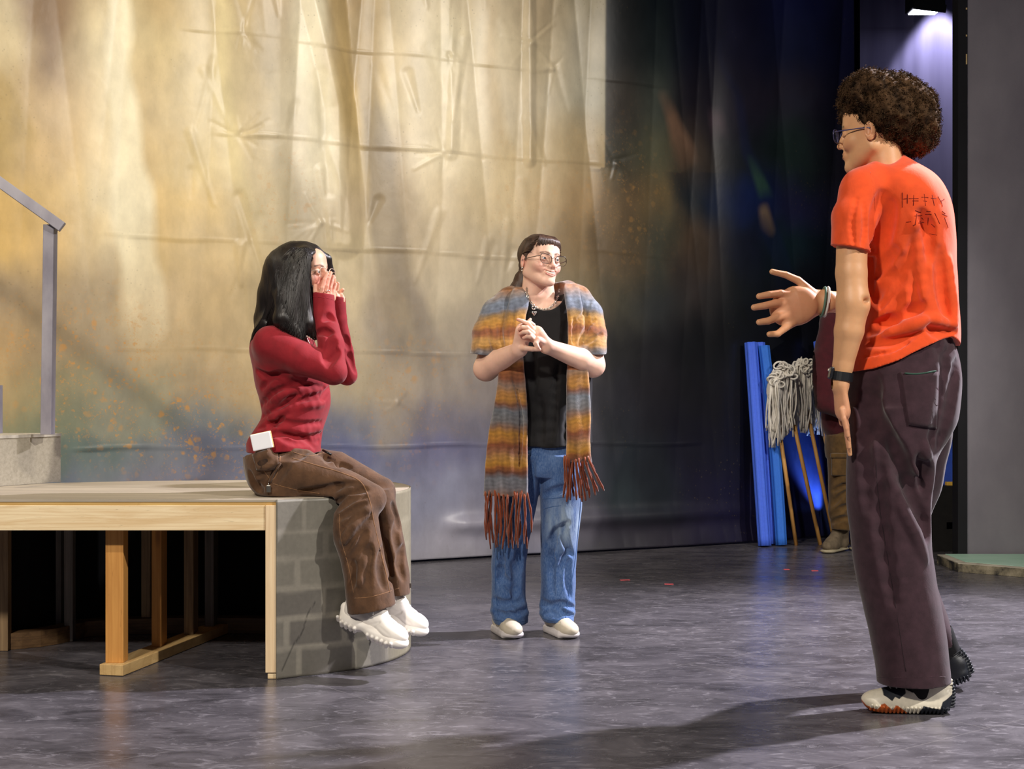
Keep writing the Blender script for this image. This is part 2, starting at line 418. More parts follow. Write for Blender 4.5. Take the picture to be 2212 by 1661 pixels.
# --- the painted design of the backdrop: brushed colours, with light shafts and a blue glow put in (albedo)
GU = [-900, -300, 0, 110, 240, 330, 450, 560, 660, 760, 850, 950, 1060, 1160, 1260, 1300, 1330, 1420, 1500, 1600, 1700, 1842]
GV = [-900, 0, 100, 220, 340, 440, 530, 640, 740, 840, 930, 975, 1060, 1150, 1230]
cr = (214,190,132); yl = (222,192,128); gd = (216,180,106); pl = (240,228,186); tn = (172,150,114); gy = (152,142,124)
bg = (126,124,128); bl = (104,108,124); sb = (88,92,114); gn = (104,112,94); dk = (24,27,34); nv = (18,20,42); ol = (78,72,56)
dn = (58,58,50); pu = (46,42,62); te = (40,54,56); bb = (30,34,62)
GRID = {
 -900:[yl,yl,yl,yl,yl,yl,yl,tn,tn,bg,bl,bl,sb,sb,sb], -300:[yl,yl,yl,yl,yl,gd,yl,tn,tn,gn,bl,bl,sb,sb,sb],
 0:[cr,(206,190,150),(214,196,150),(196,168,110),(176,150,92),gd,gd,tn,(178,150,104),(170,146,100),(130,128,96),(96,108,88),sb,sb,sb],
 110:[tn,(138,112,84),(150,126,96),(206,180,134),(216,186,130),(218,188,126),(212,180,118),(168,146,108),(160,140,104),(140,132,98),(112,116,92),(88,100,90),sb,sb,sb],
 240:[cr,(206,188,140),(222,206,160),(232,216,170),(238,222,178),(240,226,184),(232,214,168),(176,158,124),(164,148,118),(138,134,112),(126,126,108),(92,104,100),(110,114,118),sb,sb],
 330:[cr,(196,172,120),(208,188,136),(218,196,146),(218,192,136),(222,192,128),(214,186,126),(206,182,136),(190,168,126),(150,144,116),(120,122,106),(106,110,112),(110,110,120),sb,sb],
 450:[cr,(204,184,134),(212,194,146),(220,204,156),(224,204,148),(224,196,132),(220,194,138),(206,180,128),(192,168,122),(170,150,114),(110,114,112),(100,104,116),(106,106,118),sb,sb],
 560:[cr,(196,176,136),(190,172,132),(206,188,144),(218,200,154),(218,200,154),(206,186,138),(186,166,122),(190,168,124),(176,154,114),(116,116,112),(102,106,120),bl,bl,sb],
 660:[pl,(222,210,180),(226,214,180),(238,226,190),(238,226,194),(200,186,156),(196,182,150),(200,184,146),(180,166,132),(160,150,128),(96,98,116),(92,96,118),bl,bl,sb],
 760:[tn,(184,158,112),(200,174,122),(214,186,124),(214,192,142),(206,186,146),(220,202,158),(216,198,156),(196,180,146),(176,162,132),(112,114,124),(92,96,124),(128,128,142),(118,118,128),bl],
 850:[pl,(206,192,156),(226,210,170),(226,210,168),(176,158,126),(180,160,124),(178,160,126),(166,150,124),(158,146,128),(172,156,130),(136,128,118),(104,106,124),(124,126,142),(124,124,134),bg],
 950:[pl,(232,218,180),(236,224,184),(242,228,188),(238,224,184),(232,214,172),(220,202,162),(204,190,158),(170,158,136),(152,142,128),(112,108,116),(98,98,122),(120,122,138),(134,132,140),bg],
 1060:[pl,(214,198,160),(226,212,174),(236,222,186),(226,208,164),(216,196,152),(198,182,148),(196,182,152),(170,158,140),(134,126,122),(104,102,112),(96,96,112),(110,110,124),(122,120,130),bg],
 1160:[tn,(190,172,136),(206,190,152),(206,192,158),(208,188,144),(204,180,136),(186,168,136),(184,170,142),(160,150,132),(118,112,112),(96,94,104),(88,88,100),(96,98,108),(110,108,118),bl],
 1260:[tn,(178,168,138),(190,182,156),(184,178,152),(176,156,116),(168,142,102),(146,124,90),(130,116,88),(92,86,76),(72,70,74),(62,62,68),(56,58,66),(66,66,74),(80,78,86),(58,58,64)],
 1300:[(70,66,56),(128,120,96),(132,126,104),(120,116,96),(116,104,78),(124,104,74),(104,88,64),(82,76,60),(54,52,50),(50,50,54),(44,46,50),(42,46,52),(50,54,60),(54,52,60),(46,46,50)],
 1330:[(24,26,26),(28,30,30),(32,34,34),(52,48,42),(58,56,46),(84,70,50),(82,70,52),(62,60,50),(42,42,42),(44,44,50),(38,40,46),(36,42,48),(44,52,56),(48,46,54),(40,40,46)],
 1420:[(18,22,24),(18,24,26),(26,32,32),(50,54,48),(62,62,48),(76,66,46),(46,46,38),(36,38,38),(34,34,38),(40,38,44),(34,34,42),(32,36,44),(38,44,52),(48,44,56),(34,34,40)],
 1500:[(10,12,22),(12,14,26),(14,16,28),(24,22,28),(52,44,36),(26,30,34),(58,48,38),(40,36,34),(20,22,26),(24,24,30),(22,22,34),(24,24,38),(28,26,48),(34,30,52),(22,22,30)],
 1600:[(12,12,26),(14,14,30),(18,18,32),(26,24,34),(20,24,30),(14,26,56),(14,18,30),(14,18,22),(14,16,20),(16,16,24),(14,14,28),(16,16,34),(22,20,44),(26,22,46),(18,18,28)],
 1700:[(12,14,40),(14,18,48),(18,22,44),(34,32,42),(26,38,36),(26,28,52),(16,30,36),(14,16,22),(12,14,20),(12,12,20),(14,14,30),(16,18,46),(24,30,80),(24,26,60),(16,16,28)],
 1842:[(10,12,34),(14,16,44),(14,16,42),(16,16,32),(20,18,28),(24,24,36),(14,16,26),(12,12,20),(12,12,20),(12,12,22),(14,14,30),(16,18,44),(22,28,70),(22,24,54),(14,14,26)]}
G = np.array([[GRID[u][j] for j in range(len(GV))] for u in GU], float)
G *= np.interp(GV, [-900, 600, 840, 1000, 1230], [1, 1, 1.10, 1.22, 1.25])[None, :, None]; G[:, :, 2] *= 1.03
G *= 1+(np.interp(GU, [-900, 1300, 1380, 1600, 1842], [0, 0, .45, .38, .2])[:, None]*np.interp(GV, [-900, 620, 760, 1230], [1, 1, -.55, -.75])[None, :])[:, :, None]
def grid_col(u, v):
    u = np.clip(u, GU[0], GU[-1]-1e-3); v = np.clip(v, GV[0], GV[-1]-1e-3)
    i = np.searchsorted(GU, u, 'right')-1; j = np.searchsorted(GV, v, 'right')-1
    gu = np.array(GU, float); gv = np.array(GV, float)
    a = (u-gu[i])/(gu[i+1]-gu[i]); b = (v-gv[j])/(gv[j+1]-gv[j]); a = a*a*(3-2*a); b = b*b*(3-2*b)
    a = a[:, None]; b = b[:, None]
    return (G[i, j]*(1-a)+G[i+1, j]*a)*(1-b)+(G[i, j+1]*(1-a)+G[i+1, j+1]*a)*b
def seg_w(u, v, pts, w0, w1, soft):
    """weight of a painted band along a polyline"""
    out = np.zeros(len(u)); pts = np.array(pts, float); n = len(pts)-1
    for i in range(n):
        a, b = pts[i], pts[i+1]; d = b-a; t = np.clip(((u-a[0])*d[0]+(v-a[1])*d[1])/(d@d), 0, 1)
        e = np.hypot(u-a[0]-t*d[0], v-a[1]-t*d[1]); w = w0+(w1-w0)*(i+t)/n
        out = np.maximum(out, np.clip((w-e)/soft+.5, 0, 1))
    return out
def backdrop():
    NX, NZ = 820, 460; zt = 4.6
    s = np.linspace(0, BL, NX); z = np.linspace(.012, zt, NZ); S, Z = np.meshgrid(s, z, indexing='ij')
    S = S.ravel(); Z = Z.ravel(); x = A_[0]+bdir[0]*S; y = A_[1]+bdir[1]*S
    u = CU+FPX*x/y; v = CV-FPX*(Z-CAMZ)/y
    # relief of the hanging cloth -------------------------------------------------
    up = np.clip((Z-1.2)/2.6, 0, 1); h = np.zeros_like(S)
    right = np.clip((u-1150)/300, 0, 1)
    for k, (f, ph, dr) in enumerate(((3.1, .4, .12), (5.3, 1.7, -.18), (8.2, .2, .22), (13.5, 2.2, -.1))):
        q = S*f+ph+dr*Z*f*.5+.7*np.sin(S*.9+k); h += (.030, .024, .017, .009)[k]*(np.abs(np.sin(q*.5))**.8*2-1)*(.16+.95*up*np.clip((u-250)/350, .12, 1))
    h += .012*np.sin(S*1.3+Z*.9)+.004*sn(S, Z, Z*.3, 4, 1)
    def crease(vv0, u0, vv1, u1, amp, w=.006, a=-1e9, b=1e9):
        t = (u-u0)/(u1-u0); vc = vv0+(vv1-vv0)*t; zc = CAMZ-(vc-CV)/FPX*y
        m = np.clip((u-a)/40, 0, 1)*np.clip((b-u)/40, 0, 1); dz = Z-zc+.006*np.sin(S*7+vv0)
        return (.55*amp*np.exp(-(dz/(w*.8))**2)+amp*.30*np.tanh(dz/.012)*np.exp(-np.abs(dz)/.07))*m*(.55+.45*np.sin(S*5+vv0)*np.sin(S*1.7+vv0))
    h += crease(65, 430, 190, 1440, .010, a=380, b=1450)
    h += crease(290, 510, 360, 1320, .012, a=450, b=1330)
    h += crease(505, 220, 560, 1150, .010, a=215, b=1140)
    h += crease(540, 1230, 560, 1480, .005, a=1230, b=1480)
    h += crease(752, 240, 765, 1050, .007, a=235, b=1060)
    h += crease(968, 330, 958, 1500, .016, .008, a=150, b=1520)
    bz = np.exp(-((Z-.20)/.05)**2); h += .035*bz*np.clip((u-940)/60, 0, 1)*np.clip((1640-u)/200, .15, 1)
    h += .05*np.clip((.16-Z)/.16, 0, 1)**1.5*(.5+.5*np.sin(S*2.3+.8))
    h += .020*seg_w(u, v, [(660, -50), (690, 60), (735, 230), (745, 520)], 12, 26, 30)
    h += .018*seg_w(u, v, [(1135, -50), (1138, 350)], 9, 7, 16)+.012*seg_w(u, v, [(968, -50), (970, 330)], 14, 8, 20)
    for (u0, v0, n, L) in ((1137, 95, 14, 110), (955, 330, 12, 85), (515, 295, 12, 90), (690, 480, 14, 80), (520, 70, 10, 70), (945, 770, 8, 50), (860, 870, 8, 50), (965, 120, 8, 40), (1320, 350, 8, 60), (1190, 150, 10, 60)):
        r = random.Random(int(u0*7+v0))
        for i in range(n):
            a = r.uniform(0, 2*math.pi); l = L*r.uniform(.4, 1); a0 = r.uniform(0, 8)
            p0 = (u0+a0*math.cos(a), v0+a0*math.sin(a)); p1 = (u0+l*math.cos(a+.12), v0+l*math.sin(a+.12))
            h += r.uniform(-.004, .0045)*seg_w(u, v, [p0, p1], 4.2, .6, 7)*(.5 if v0 > 700 else 1)
    rr = random.Random(5)
    for i in range(46):                      # long slanting pulls of the cloth
        u0 = rr.uniform(380, 1290); v0 = rr.uniform(-60, 640); l = rr.uniform(40, 190); a = rr.uniform(1.15, 1.95)
        h += rr.uniform(-.006, .006)*seg_w(u, v, [(u0, v0), (u0+l*math.cos(a), v0+l*math.sin(a))], 9, 1, 11)
    x2 = x+bnrm[0]*h; y2 = y+bnrm[1]*h
    # paint ----------------------------------------------------------------------
    du = 26*sn(u/100, v/100, v/300, 2.2, 3)+10*sn(u/30, v/60, v/90, 2.4, 8); dv = 30*sn(u/90, v/120, u/400, 2.1, 5)+10*sn(u/25, v/40, u/70, 2.6, 9)
    edge = (v < 372) & (u > 1180)
    du = np.where(edge, du*.05, du)
    c = lin(grid_col(u+du, v+dv))
    hard = np.clip((u-1300)/6+.5, 0, 1)*np.clip((372-v)/20, 0, 1)        # the panel edge of the painted light
    inner = np.clip((1300-u)/90, 0, 1)*np.clip((372-v)/20, 0, 1)
    c = np.where(((u < 1300) & (u > 1180) & (v < 365))[:, None], lin(grid_col(np.minimum(u, 1252)+du, v+dv)), c)
    c = c*(1-hard[:, None])+lin(grid_col(np.maximum(u+du*3, 1330), v+dv))*hard[:, None]
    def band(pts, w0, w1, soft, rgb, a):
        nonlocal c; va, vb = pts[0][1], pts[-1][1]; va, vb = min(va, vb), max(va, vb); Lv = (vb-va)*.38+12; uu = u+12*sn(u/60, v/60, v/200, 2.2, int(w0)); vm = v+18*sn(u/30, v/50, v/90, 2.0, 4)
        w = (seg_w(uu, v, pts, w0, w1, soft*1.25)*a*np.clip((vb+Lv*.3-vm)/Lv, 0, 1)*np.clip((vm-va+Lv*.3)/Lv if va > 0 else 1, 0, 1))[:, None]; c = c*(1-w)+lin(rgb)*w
    band([(245, -200), (262, 160), (285, 420), (315, 700)], 20, 46, 16, (250,240,206), .85)  # pale light shaft put into the colour of the cloth
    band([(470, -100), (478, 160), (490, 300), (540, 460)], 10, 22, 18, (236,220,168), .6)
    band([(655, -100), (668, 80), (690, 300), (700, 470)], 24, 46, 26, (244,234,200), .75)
    band([(725, -60), (748, 200), (756, 330)], 28, 20, 24, (186,160,108), .6)
    band([(780, 40), (815, 330), (850, 560), (880, 760)], 22, 46, 14, (150,134,108), .75)
    band([(860, 560), (930, 740), (945, 860)], 14, 26, 16, (150,138,126), .6)
    band([(600, 60), (612, 340), (640, 620)], 30, 22, 20, (172,158,122), .5)
    band([(1045, 0), (1060, 220), (1090, 420)], 10, 26, 18, (196,170,120), .5)
    band([(110, -60), (100, 90)], 70, 40, 50, (140,114,84), .8)
    band([(-60, 160), (30, 300), (20, 345)], 70, 34, 14, (176,150,92), .75)
    band([(1440, 210), (1462, 290), (1478, 352)], 14, 22, 14, (134,104,84), .85)
    band([(1545, 225), (1562, 300)], 10, 16, 12, (82,66,76), .8)
    band([(1560, 90), (1640, 430), (1700, 620)], 3, 26, 8, (24,34,76), .35)
    band([(1622, 340), (1650, 430)], 8, 20, 10, (56,88,70), .7)
    band([(1648, 450), (1662, 500)], 12, 18, 10, (128,108,88), .8)
    band([(1600, 380), (1618, 480)], 12, 30, 14, (18,30,74), .55)
    band([(1500, 480), (1520, 600)], 18, 22, 16, (66,54,44), .7)
    band([(1692, 860), (1730, 980), (1793, 1150)], 40, 8, 16, (60,84,150), .6)  # this and the next two: blue light on the cloth, put into its colour
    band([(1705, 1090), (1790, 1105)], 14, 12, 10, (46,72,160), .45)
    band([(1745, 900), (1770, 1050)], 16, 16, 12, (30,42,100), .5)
    band([(1700, 250), (1730, 180)], 26, 30, 22, (44,46,62), .6)
    sp = sn(S, Z, S*.3, 26, 2)*.5+sn(S, Z, Z*.4, 55, 4)*.5
    zone = 1.25*np.exp(-((u-150)/170)**2-((v-760)/110)**2)+1.2*np.exp(-((u-330)/220)**2-((v-880)/110)**2)+1.2*np.exp(-((u-480)/140)**2-((v-960)/80)**2)+.6*np.exp(-((u-870)/110)**2-((v-850)/130)**2)+.25*np.exp(-((u-1150)/150)**2-((v-420)/130)**2)+.5*np.exp(-((u-620)/80)**2-((v-420)/90)**2)+.2*np.exp(-((u-1350)/90)**2-((v-440)/130)**2)
    mo = 1+.07*sn(S, Z, Z*.6, 11, 6)+.05*sn(S, Z, S, 31, 7); c = c*mo[:, None]
    V = np.stack([x2, y2, Z], 1); I = np.arange(NX*NZ).reshape(NX, NZ)
    F = np.stack([I[:-1, :-1].ravel(), I[1:, :-1].ravel(), I[1:, 1:].ravel(), I[:-1, 1:].ravel()], 1)
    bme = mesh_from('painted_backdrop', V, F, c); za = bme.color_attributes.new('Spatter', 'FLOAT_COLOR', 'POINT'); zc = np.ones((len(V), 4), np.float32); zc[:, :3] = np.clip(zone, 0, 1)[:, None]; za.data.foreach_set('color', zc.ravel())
    t = NT('painted_backdrop_cloth'); a = t.attr()
    sc = t.noise(9, 8, .65, t.co((1, 1, .55))); wv = t.noise(420, 2, .5)
    c1 = t.mix(1.0, a, t.ramp(sc, [(.25, .80), (.75, 1.12)]), 'MULTIPLY')
    v_ = t.n('ShaderNodeTexVoronoi'); v_.inputs['Scale'].default_value = 34; t.l(t.co(), v_.inputs['Vector'])
    spk = t.math('MULTIPLY', t.ramp(v_.outputs['Distance'], [(.08, 1.0), (.2, .0)]), t.ramp(t.noise(1.6, 3), [(.5, 0.0), (.62, .45)]))
    c2 = t.mix(spk, c1, t.mix(.6, a, L4(96, 84, 60)))
    zn = t.attr('Spatter')
    for scl, lo_, hi_, al in ((15, .16, .30, .75), (34, .18, .34, .7), (70, .2, .36, .6)):
        v2 = t.n('ShaderNodeTexVoronoi'); v2.inputs['Scale'].default_value = scl; nd = t.n('ShaderNodeMix', data_type='VECTOR'); nd.inputs[0].default_value = .035; t.l(t.co(), nd.inputs[4]); ns = t.n('ShaderNodeTexNoise'); ns.inputs['Scale'].default_value = scl*1.5; t.l(t.co(), ns.inputs['Vector']); t.l(ns.outputs['Color'], nd.inputs[5]); t.l(nd.outputs[1], v2.inputs['Vector'])
        dot = t.ramp(v2.outputs['Distance'], [(lo_, 1.0), (hi_, 0.0)]); pat = t.ramp(t.noise(scl*.22, 3), [(.44, 0.0), (.56, 1.0)])
        c2 = t.mix(t.math('MULTIPLY', t.math('MULTIPLY', dot, pat), t.math('MULTIPLY', zn, al)), c2, L4(206, 150, 76))
    t.col(c2).rough(.36, .5).bump(wv, .08, .001).bump(t.noise(9, 3, .5, t.co(), .3), .12, .012)
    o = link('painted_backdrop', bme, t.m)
    sol = o.modifiers.new('thickness', 'SOLIDIFY'); sol.thickness = .003; sol.offset = 0
    tag(o, 'tall painted cloth backdrop, creamy gold fading to dark navy, creased and hanging behind the performers', 'backdrop')
backdrop()
# --- floor
t = NT('painted_stage_floor'); co = t.co((1, 1.7, 1)); a = t.noise(3.2, 9, .68, co, .8); b = t.noise(10, 8, .7, t.co((1, 1.9, 1)), 1.8); e = t.noise(1.1, 4, .5)
base = t.ramp(a, [(.25, L4(56, 54, 57)), (.5, L4(80, 77, 82)), (.78, L4(108, 104, 109))])
scf = t.ramp(b, [(.54, .0), (.64, .45), (.80, .7)]); base = t.mix(scf, base, L4(140, 136, 142))
sc2 = t.ramp(t.noise(22, 6, .72, t.co((1, 2.4, 1)), 2.6), [(.64, .0), (.72, .5)]); base = t.mix(sc2, base, L4(148, 144, 148))
dkm = t.ramp(t.noise(5, 6, .6, t.co((1, 2.4, 1)), .8), [(.54, .0), (.7, .55)]); base = t.mix(dkm, base, L4(30, 29, 32))
br = t.n('ShaderNodeTexBrick'); br.inputs['Scale'].default_value = 1.0; br.inputs['Mortar Size'].default_value = .002; br.inputs['Brick Width'].default_value = 2.44; br.inputs['Row Height'].default_value = 1.22
m_ = t.n('ShaderNodeMapping'); m_.inputs['Rotation'].default_value = (0, 0, math.radians(-38)); t.l(t._co.outputs['Object'], m_.inputs[0]); t.l(m_.outputs[0], br.inputs['Vector'])
base = t.mix(t.math('MULTIPLY', br.outputs['Fac'], .5), base, L4(120, 116, 116))
t.col(base).rough(t.ramp(a, [(.2, .20), (.8, .36)]), .5).bump(b, .06, .004).bump(t.noise(60, 3), .04, .002)
M_floor = t.m
fl = MB().box((-9, -2.5, -.05), (9, 14, 0)).build('floor', M_floor); tag(fl, kind='structure')
for (u, v, w_, a_) in ((1350, 1253, .050, .2), (1445, 1262, .045, -.1), (1699, 1230, .03, .1), (1760, 1233, .035, 0)):
    Yv = FPX*CAMZ/(v-CV); p = P(u, v, Yv)
    o = MB().box((-w_/2, -.011, .0003), (w_/2, .011, .0016)).build('floor_tape_mark', plain('pink_tape', (232, 96, 104), .6), None)
    o.location = (p[0], p[1], 0); o.rotation_euler = (0, 0, a_)
    tag(o, {1350: 'small pink tape mark on the floor, leftmost of the pieces', 1445: 'small pink tape mark on the floor just right of the leftmost one', 1699: 'tiny reddish tape mark on the floor in front of the blue foam tubes', 1760: 'tiny pale pink tape mark on the floor in front of the mop handles'}[u], 'tape mark', 'tape marks on the stage floor')
# --- back of the stage at the right
M_blk = plain('black_masking', (15, 15, 20), .7, .3, .15, 6)
t = NT('pleated_blue_wall'); w_ = t.n('ShaderNodeTexWave'); w_.inputs['Scale'].default_value = 2.4; w_.inputs['Distortion'].default_value = 1.2; t.l(t.co((1, 1, .05)), w_.inputs['Vector'])
t.col(t.ramp(t.noise(2, 4, .5, t.co((3, 3, .3))), [(.3, L4(88, 84, 116)), (.7, L4(112, 108, 140))])).rough(.8, .3).bump(w_.outputs['Fac'], .25, .02)
tag(MB().box((-9, 11.7, 0), (9, 11.8, 5.6)).build('wall_back', t.m), kind='structure')
tag(MB().box((8.9, -2.5, 0), (9, 14, 5.6)).build('wall_right', M_blk), kind='structure')
x0 = P(1838, 0, 9.75)[0]
def pleats(name, xa, xb, y, z0, z1, n, amp, mat):
    xs = np.linspace(xa, xb, n*10+1); V = []; q = []
    for i, x in enumerate(xs): q.append((x, y+amp*math.sin(i/10*2*math.pi)))
    for i, x in reversed(list(enumerate(xs))): q.append((x, y+amp*math.sin(i/10*2*math.pi)+.006))
    return MB().prism(q, z0, z1).build(name, mat, smooth=False)
o = pleats('black_side_curtain', P(1770, 0, 9.95)[0], P(1858, 0, 9.95)[0], 9.95, .01, 4.6, 5, .03, plain('black_velour', (13, 13, 20), .95, .1, .1, 30))
tag(o, 'narrow black curtain hanging beside the right edge of the painted backdrop', 'curtain')
# grey flat at the far right
t = NT('grey_flat_paint'); t.col(t.ramp(t.noise(2.4, 7, .6, t.co((1, 1, .6))), [(.3, L4(108, 104, 112)), (.7, L4(128, 124, 130))])).rough(.6, .35).bump(t.noise(110, 3, .6), .2, .003)
M_grey = t.m; Yf = 8.05; xa = P(2088, 0, Yf)[0]; xe = P(2068, 0, Yf)[0]
r = empty('scenery_flat', (xa, Yf, 0), 'tall grey painted scenery flat with a black edge at the right of the stage', 'scenery flat')
MB().box((xa, Yf, .03), (xa+3.2, Yf+.02, 4.6)).build('panel', M_grey, r)
e_ = MB().box((xe, Yf-.012, .0), (xa, Yf+.09, 4.6)).build('edge_post', M_blk, r)
M_chip = plain('raw_wood_chip', (196, 170, 120), .7)
for v0, v1 in ((118, 140), (18, 22), (76, 80)): MB().box((xa-.008, Yf-.0135, P(0, v1, Yf)[2]), (xa-.001, Yf-.0122, P(0, v0, Yf)[2])).build('paint_chip', M_chip, r)
# low pale green platform in front of it
t = NT('pale_green_paint'); t.col(t.ramp(t.noise(5, 4), [(.35, L4(158, 196, 176)), (.7, L4(176, 208, 190))])).rough(.5); M_pg = t.m
t = NT('worn_platform_edge'); t.col(t.ramp(t.noise(9, 6, .7), [(.40, L4(28, 27, 26)), (.55, L4(120, 112, 92)), (.75, L4(160, 150, 128))])).rough(.7); M_pe = t.m
Yq = FPX/(1236-CV); pa = P(2070, 1236, Yq); pb = P(2260, 1251, FPX/(1251-CV))
poly = [(pa[0], pa[1]), (pb[0], pb[1]), (pb[0]+3, pb[1]-.2), (pb[0]+3, Yf-.02), (pa[0]+.0, Yf-.02)]
r = empty('low_platform', (pa[0], pa[1], 0), 'low pale green platform with chipped edge at the foot of the grey flat', 'platform')
MB().prism(poly, .001, .045).build('frame', M_pe, r); 
q = [(p[0]*.9985+(.05 if i in (0, 4) else 0), p[1]+(.035 if i < 3 else 0)) for i, p in enumerate(poly)]
MB().prism(q, .0455, .052).build('green_top', M_pg, r)
MB().prism([(poly[0][0], poly[0][1]), (poly[1][0], poly[1][1]), (q[1][0], q[1][1]), (q[0][0], q[0][1]), (q[4][0], q[4][1]-.01), (poly[4][0], poly[4][1]-.01)], .0452, .0505).build('worn_border', plain('worn_grey', (166, 160, 146), .7, .3, .2, 14), r)
# blue board, black crate with handle hole, behind the flat
Yc = 8.6; s_ = Yc/FPX; xb0, xb1 = P(2006, 0, Yc)[0], P(2120, 0, Yc)[0]; zt_ = P(0, 1050, Yc)[2]
r = empty('black_crate', ((xb0+xb1)/2, Yc, 0), 'black wooden crate with a slot handle standing behind the striding person', 'crate')
hs = P(2045, 0, Yc)[0]; z1_, z0_ = P(0, 1128, Yc)[2], P(0, 1143, Yc)[2]
M_crate = plain('black_crate_paint', (24, 23, 22), .5, .4, .2, 20)
b_ = MB(); b_.box((xb0, Yc, .003), (hs, Yc+.018, zt_)); b_.box((hs, Yc, z1_), (xb1, Yc+.018, zt_)); b_.box((hs, Yc, .003), (xb1, Yc+.018, z0_)); b_.box((hs+.11, Yc, z0_), (xb1, Yc+.018, z1_))
b_.box((xb0, Yc+.35, .003), (xb1, Yc+.37, zt_)); b_.box((xb0, Yc+.018, .003), (xb0+.018, Yc+.35, zt_)); b_.box((xb1-.018, Yc+.018, .003), (xb1, Yc+.35, zt_)); b_.box((xb0+.018, Yc+.018, .003), (xb1-.018, Yc+.35, .02))
b_.build('box', M_crate, r); MB().box((xb0+.018, Yc+.018, zt_-.02), (xb1-.018, Yc+.35, zt_-.001)).build('lid', M_crate, r)
Yb = 8.72; zz = P(0, 912, Yb)[2]
r = empty('blue_board', (P(2080, 0, Yb)[0], Yb, zt_), 'bright blue board with a red strip standing on the black crate', 'board')
MB().box((P(2030, 0, Yb)[0], Yb, zt_), (P(2140, 0, Yb)[0], Yb+.02, zz+.05)).build('panel', plain('blue_board_paint', (52, 84, 190), .5), r)
MB().box((P(2030, 0, Yb)[0], Yb-.006, P(0, 941, Yb)[2]), (P(2140, 0, Yb)[0], Yb-.0005, P(0, 935, Yb)[2])).build('red_strip', plain('rust_red', (140, 62, 48), .6), r)
o = MB().box((P(2043, 0, 8.66)[0], 8.64, zt_), (P(2120, 0, 8.66)[0], 8.68, zt_+.022)).build('yellow_wood_strip', plain('yellow_wood', (222, 176, 74), .5), None, bevel=.003)
tag(o, 'short yellow wooden strip lying on the black crate in front of the blue board', 'strip')
# hanging lamp over the blue wall
Yl = 11.2; c0 = P(1995, -6, Yl)
r = empty('stage_lantern', c0, 'black stage lantern glowing over the pale blue lit wall at the top right', 'stage light')
lx0, lx1 = P(1962, 0, Yl)[0], P(2031, 0, Yl)[0]; lz0, lz1 = P(0, 30, Yl)[2], P(0, -70, Yl)[2]
MB().box((lx0, Yl-.14, lz0+.02), (lx1, Yl+.10, lz1)).build('housing', M_blk, r, bevel=.01)
MB().beam((lx0, Yl-.15, lz0+.03), (lx1, Yl-.15, lz0), .012, .06).build('front_flap', M_blk, r)
MB().tube([P(1995, -70, Yl), P(1995, -220, Yl)], .02).build('hanging_arm', M_blk, r)
MB().box((lx0+.02, Yl-.10, lz0+.012), (lx1-.02, Yl+.08, lz0+.018)).build('lens', None, r)
tm = NT('lantern_glow'); tm.set(Emission_Color=(.85, .85, 1, 1), Emission_Strength=14); r.children[-1].data.materials.append(tm.m)
light('lantern_beam', 'SPOT', tuple(P(2052, -70, 11.48)), tuple(P(2010, 620, 11.72)), 190, (.86, .84, 1), .03, 62, .5)
# --- curved platform the seated person sits on
PH = .61; YF = 4.87; s0 = YF/FPX
X1 = P(600, 0, YF)[0]; XT = P(883, 0, 5.42)[0]
cur = [(X1, YF)]
for k in range(1, 25):
    a = -math.pi/2+.18+(math.pi/2-.18+1.15)*k/24; cur.append((XT-.545+.545*math.cos(a), YF+.565+.56*math.sin(a)))
cur[1] = (cur[1][0], YF+.012)
back = [(P(620, 0, 5.86)[0], 5.88), (P(540, 0, 5.85)[0], 5.86), (P(300, 0, 5.8)[0], 5.80), (P(100, 0, 5.66)[0], 5.68), (P(-120, 0, 5.45)[0], 5.45), (P(-360, 0, 5.15)[0], 5.15)]
XL = P(-420, 0, YF)[0]
outline = cur+[b_ for b_ in back if b_[0] < cur[-1][0]-.05]+[(XL, 5.1), (XL, YF)]
r_pl = empty('curved_platform', (-1.2, 5.3, 0), 'wooden platform with open lumber framing and curved stone-painted end, under the seated person', 'platform')
t = NT('platform_deck_paint'); t.col(t.ramp(t.noise(4, 6, .6, t.co((.4, 3, 1))), [(.3, L4(156, 146, 130)), (.7, L4(184, 172, 154))])).rough(.6, .35).bump(t.noise(14, 4, .6, t.co((.3, 2, 1))), .15, .004); M_deck = t.m
MB().prism(outline, PH-.008, PH).build('deck_skin', M_deck, r_pl)
ply = [(p[0], p[1]+.004) if i < 1 else p for i, p in enumerate(outline)]
MB().prism([(X1-.004, YF+.003)]+[(p[0]-.012, p[1]+(.003 if p[1] < 4.9 else -.004)) for p in outline[2:]], PH-.026, PH-.0085).build('plywood_sheet', wood('plywood_edge', (222, 184, 112), (190, 146, 84), 'x'), r_pl)
M_pine = wood('pine_board', (244, 224, 184), (218, 186, 138), 'x'); M_pinez = wood('pine_upright', (240, 216, 178), (220, 188, 146), 'z')
M_fir = wood('amber_upright', (208, 150, 78), (186, 126, 60), 'z'); M_old = wood('aged_upright', (168, 140, 104), (120, 96, 70), 'z'); M_grw = wood('weathered_upright', (132, 124, 118), (100, 94, 90), 'z')
zb1, zb0 = P(0, 1090, YF)[2], P(0, 1146, YF)[2]
MB().box((XL, YF+.002, zb0), (P(572.5, 0, YF)[0], YF+.040, zb1-.002)).build('front_beam', M_pine, r_pl, bevel=.002)
ft = MB()
pf = lambda u, v, y=YF: P(u, v, y)
p0, p1 = P(573.5, 0, YF)[0], P(598, 0, YF)[0]
MB().box((p0, YF-.004, P(0, 1453, YF)[2]), (p1, YF+.085, zb1-.002)).build('corner_post', M_pinez, r_pl, bevel=.002)
MB().box((P(578, 0, YF)[0], YF+.0, .001), (P(604, 0, YF)[0], YF+.09, P(0, 1455, YF)[2])).build('foot_block', M_pine, r_pl, bevel=.002)
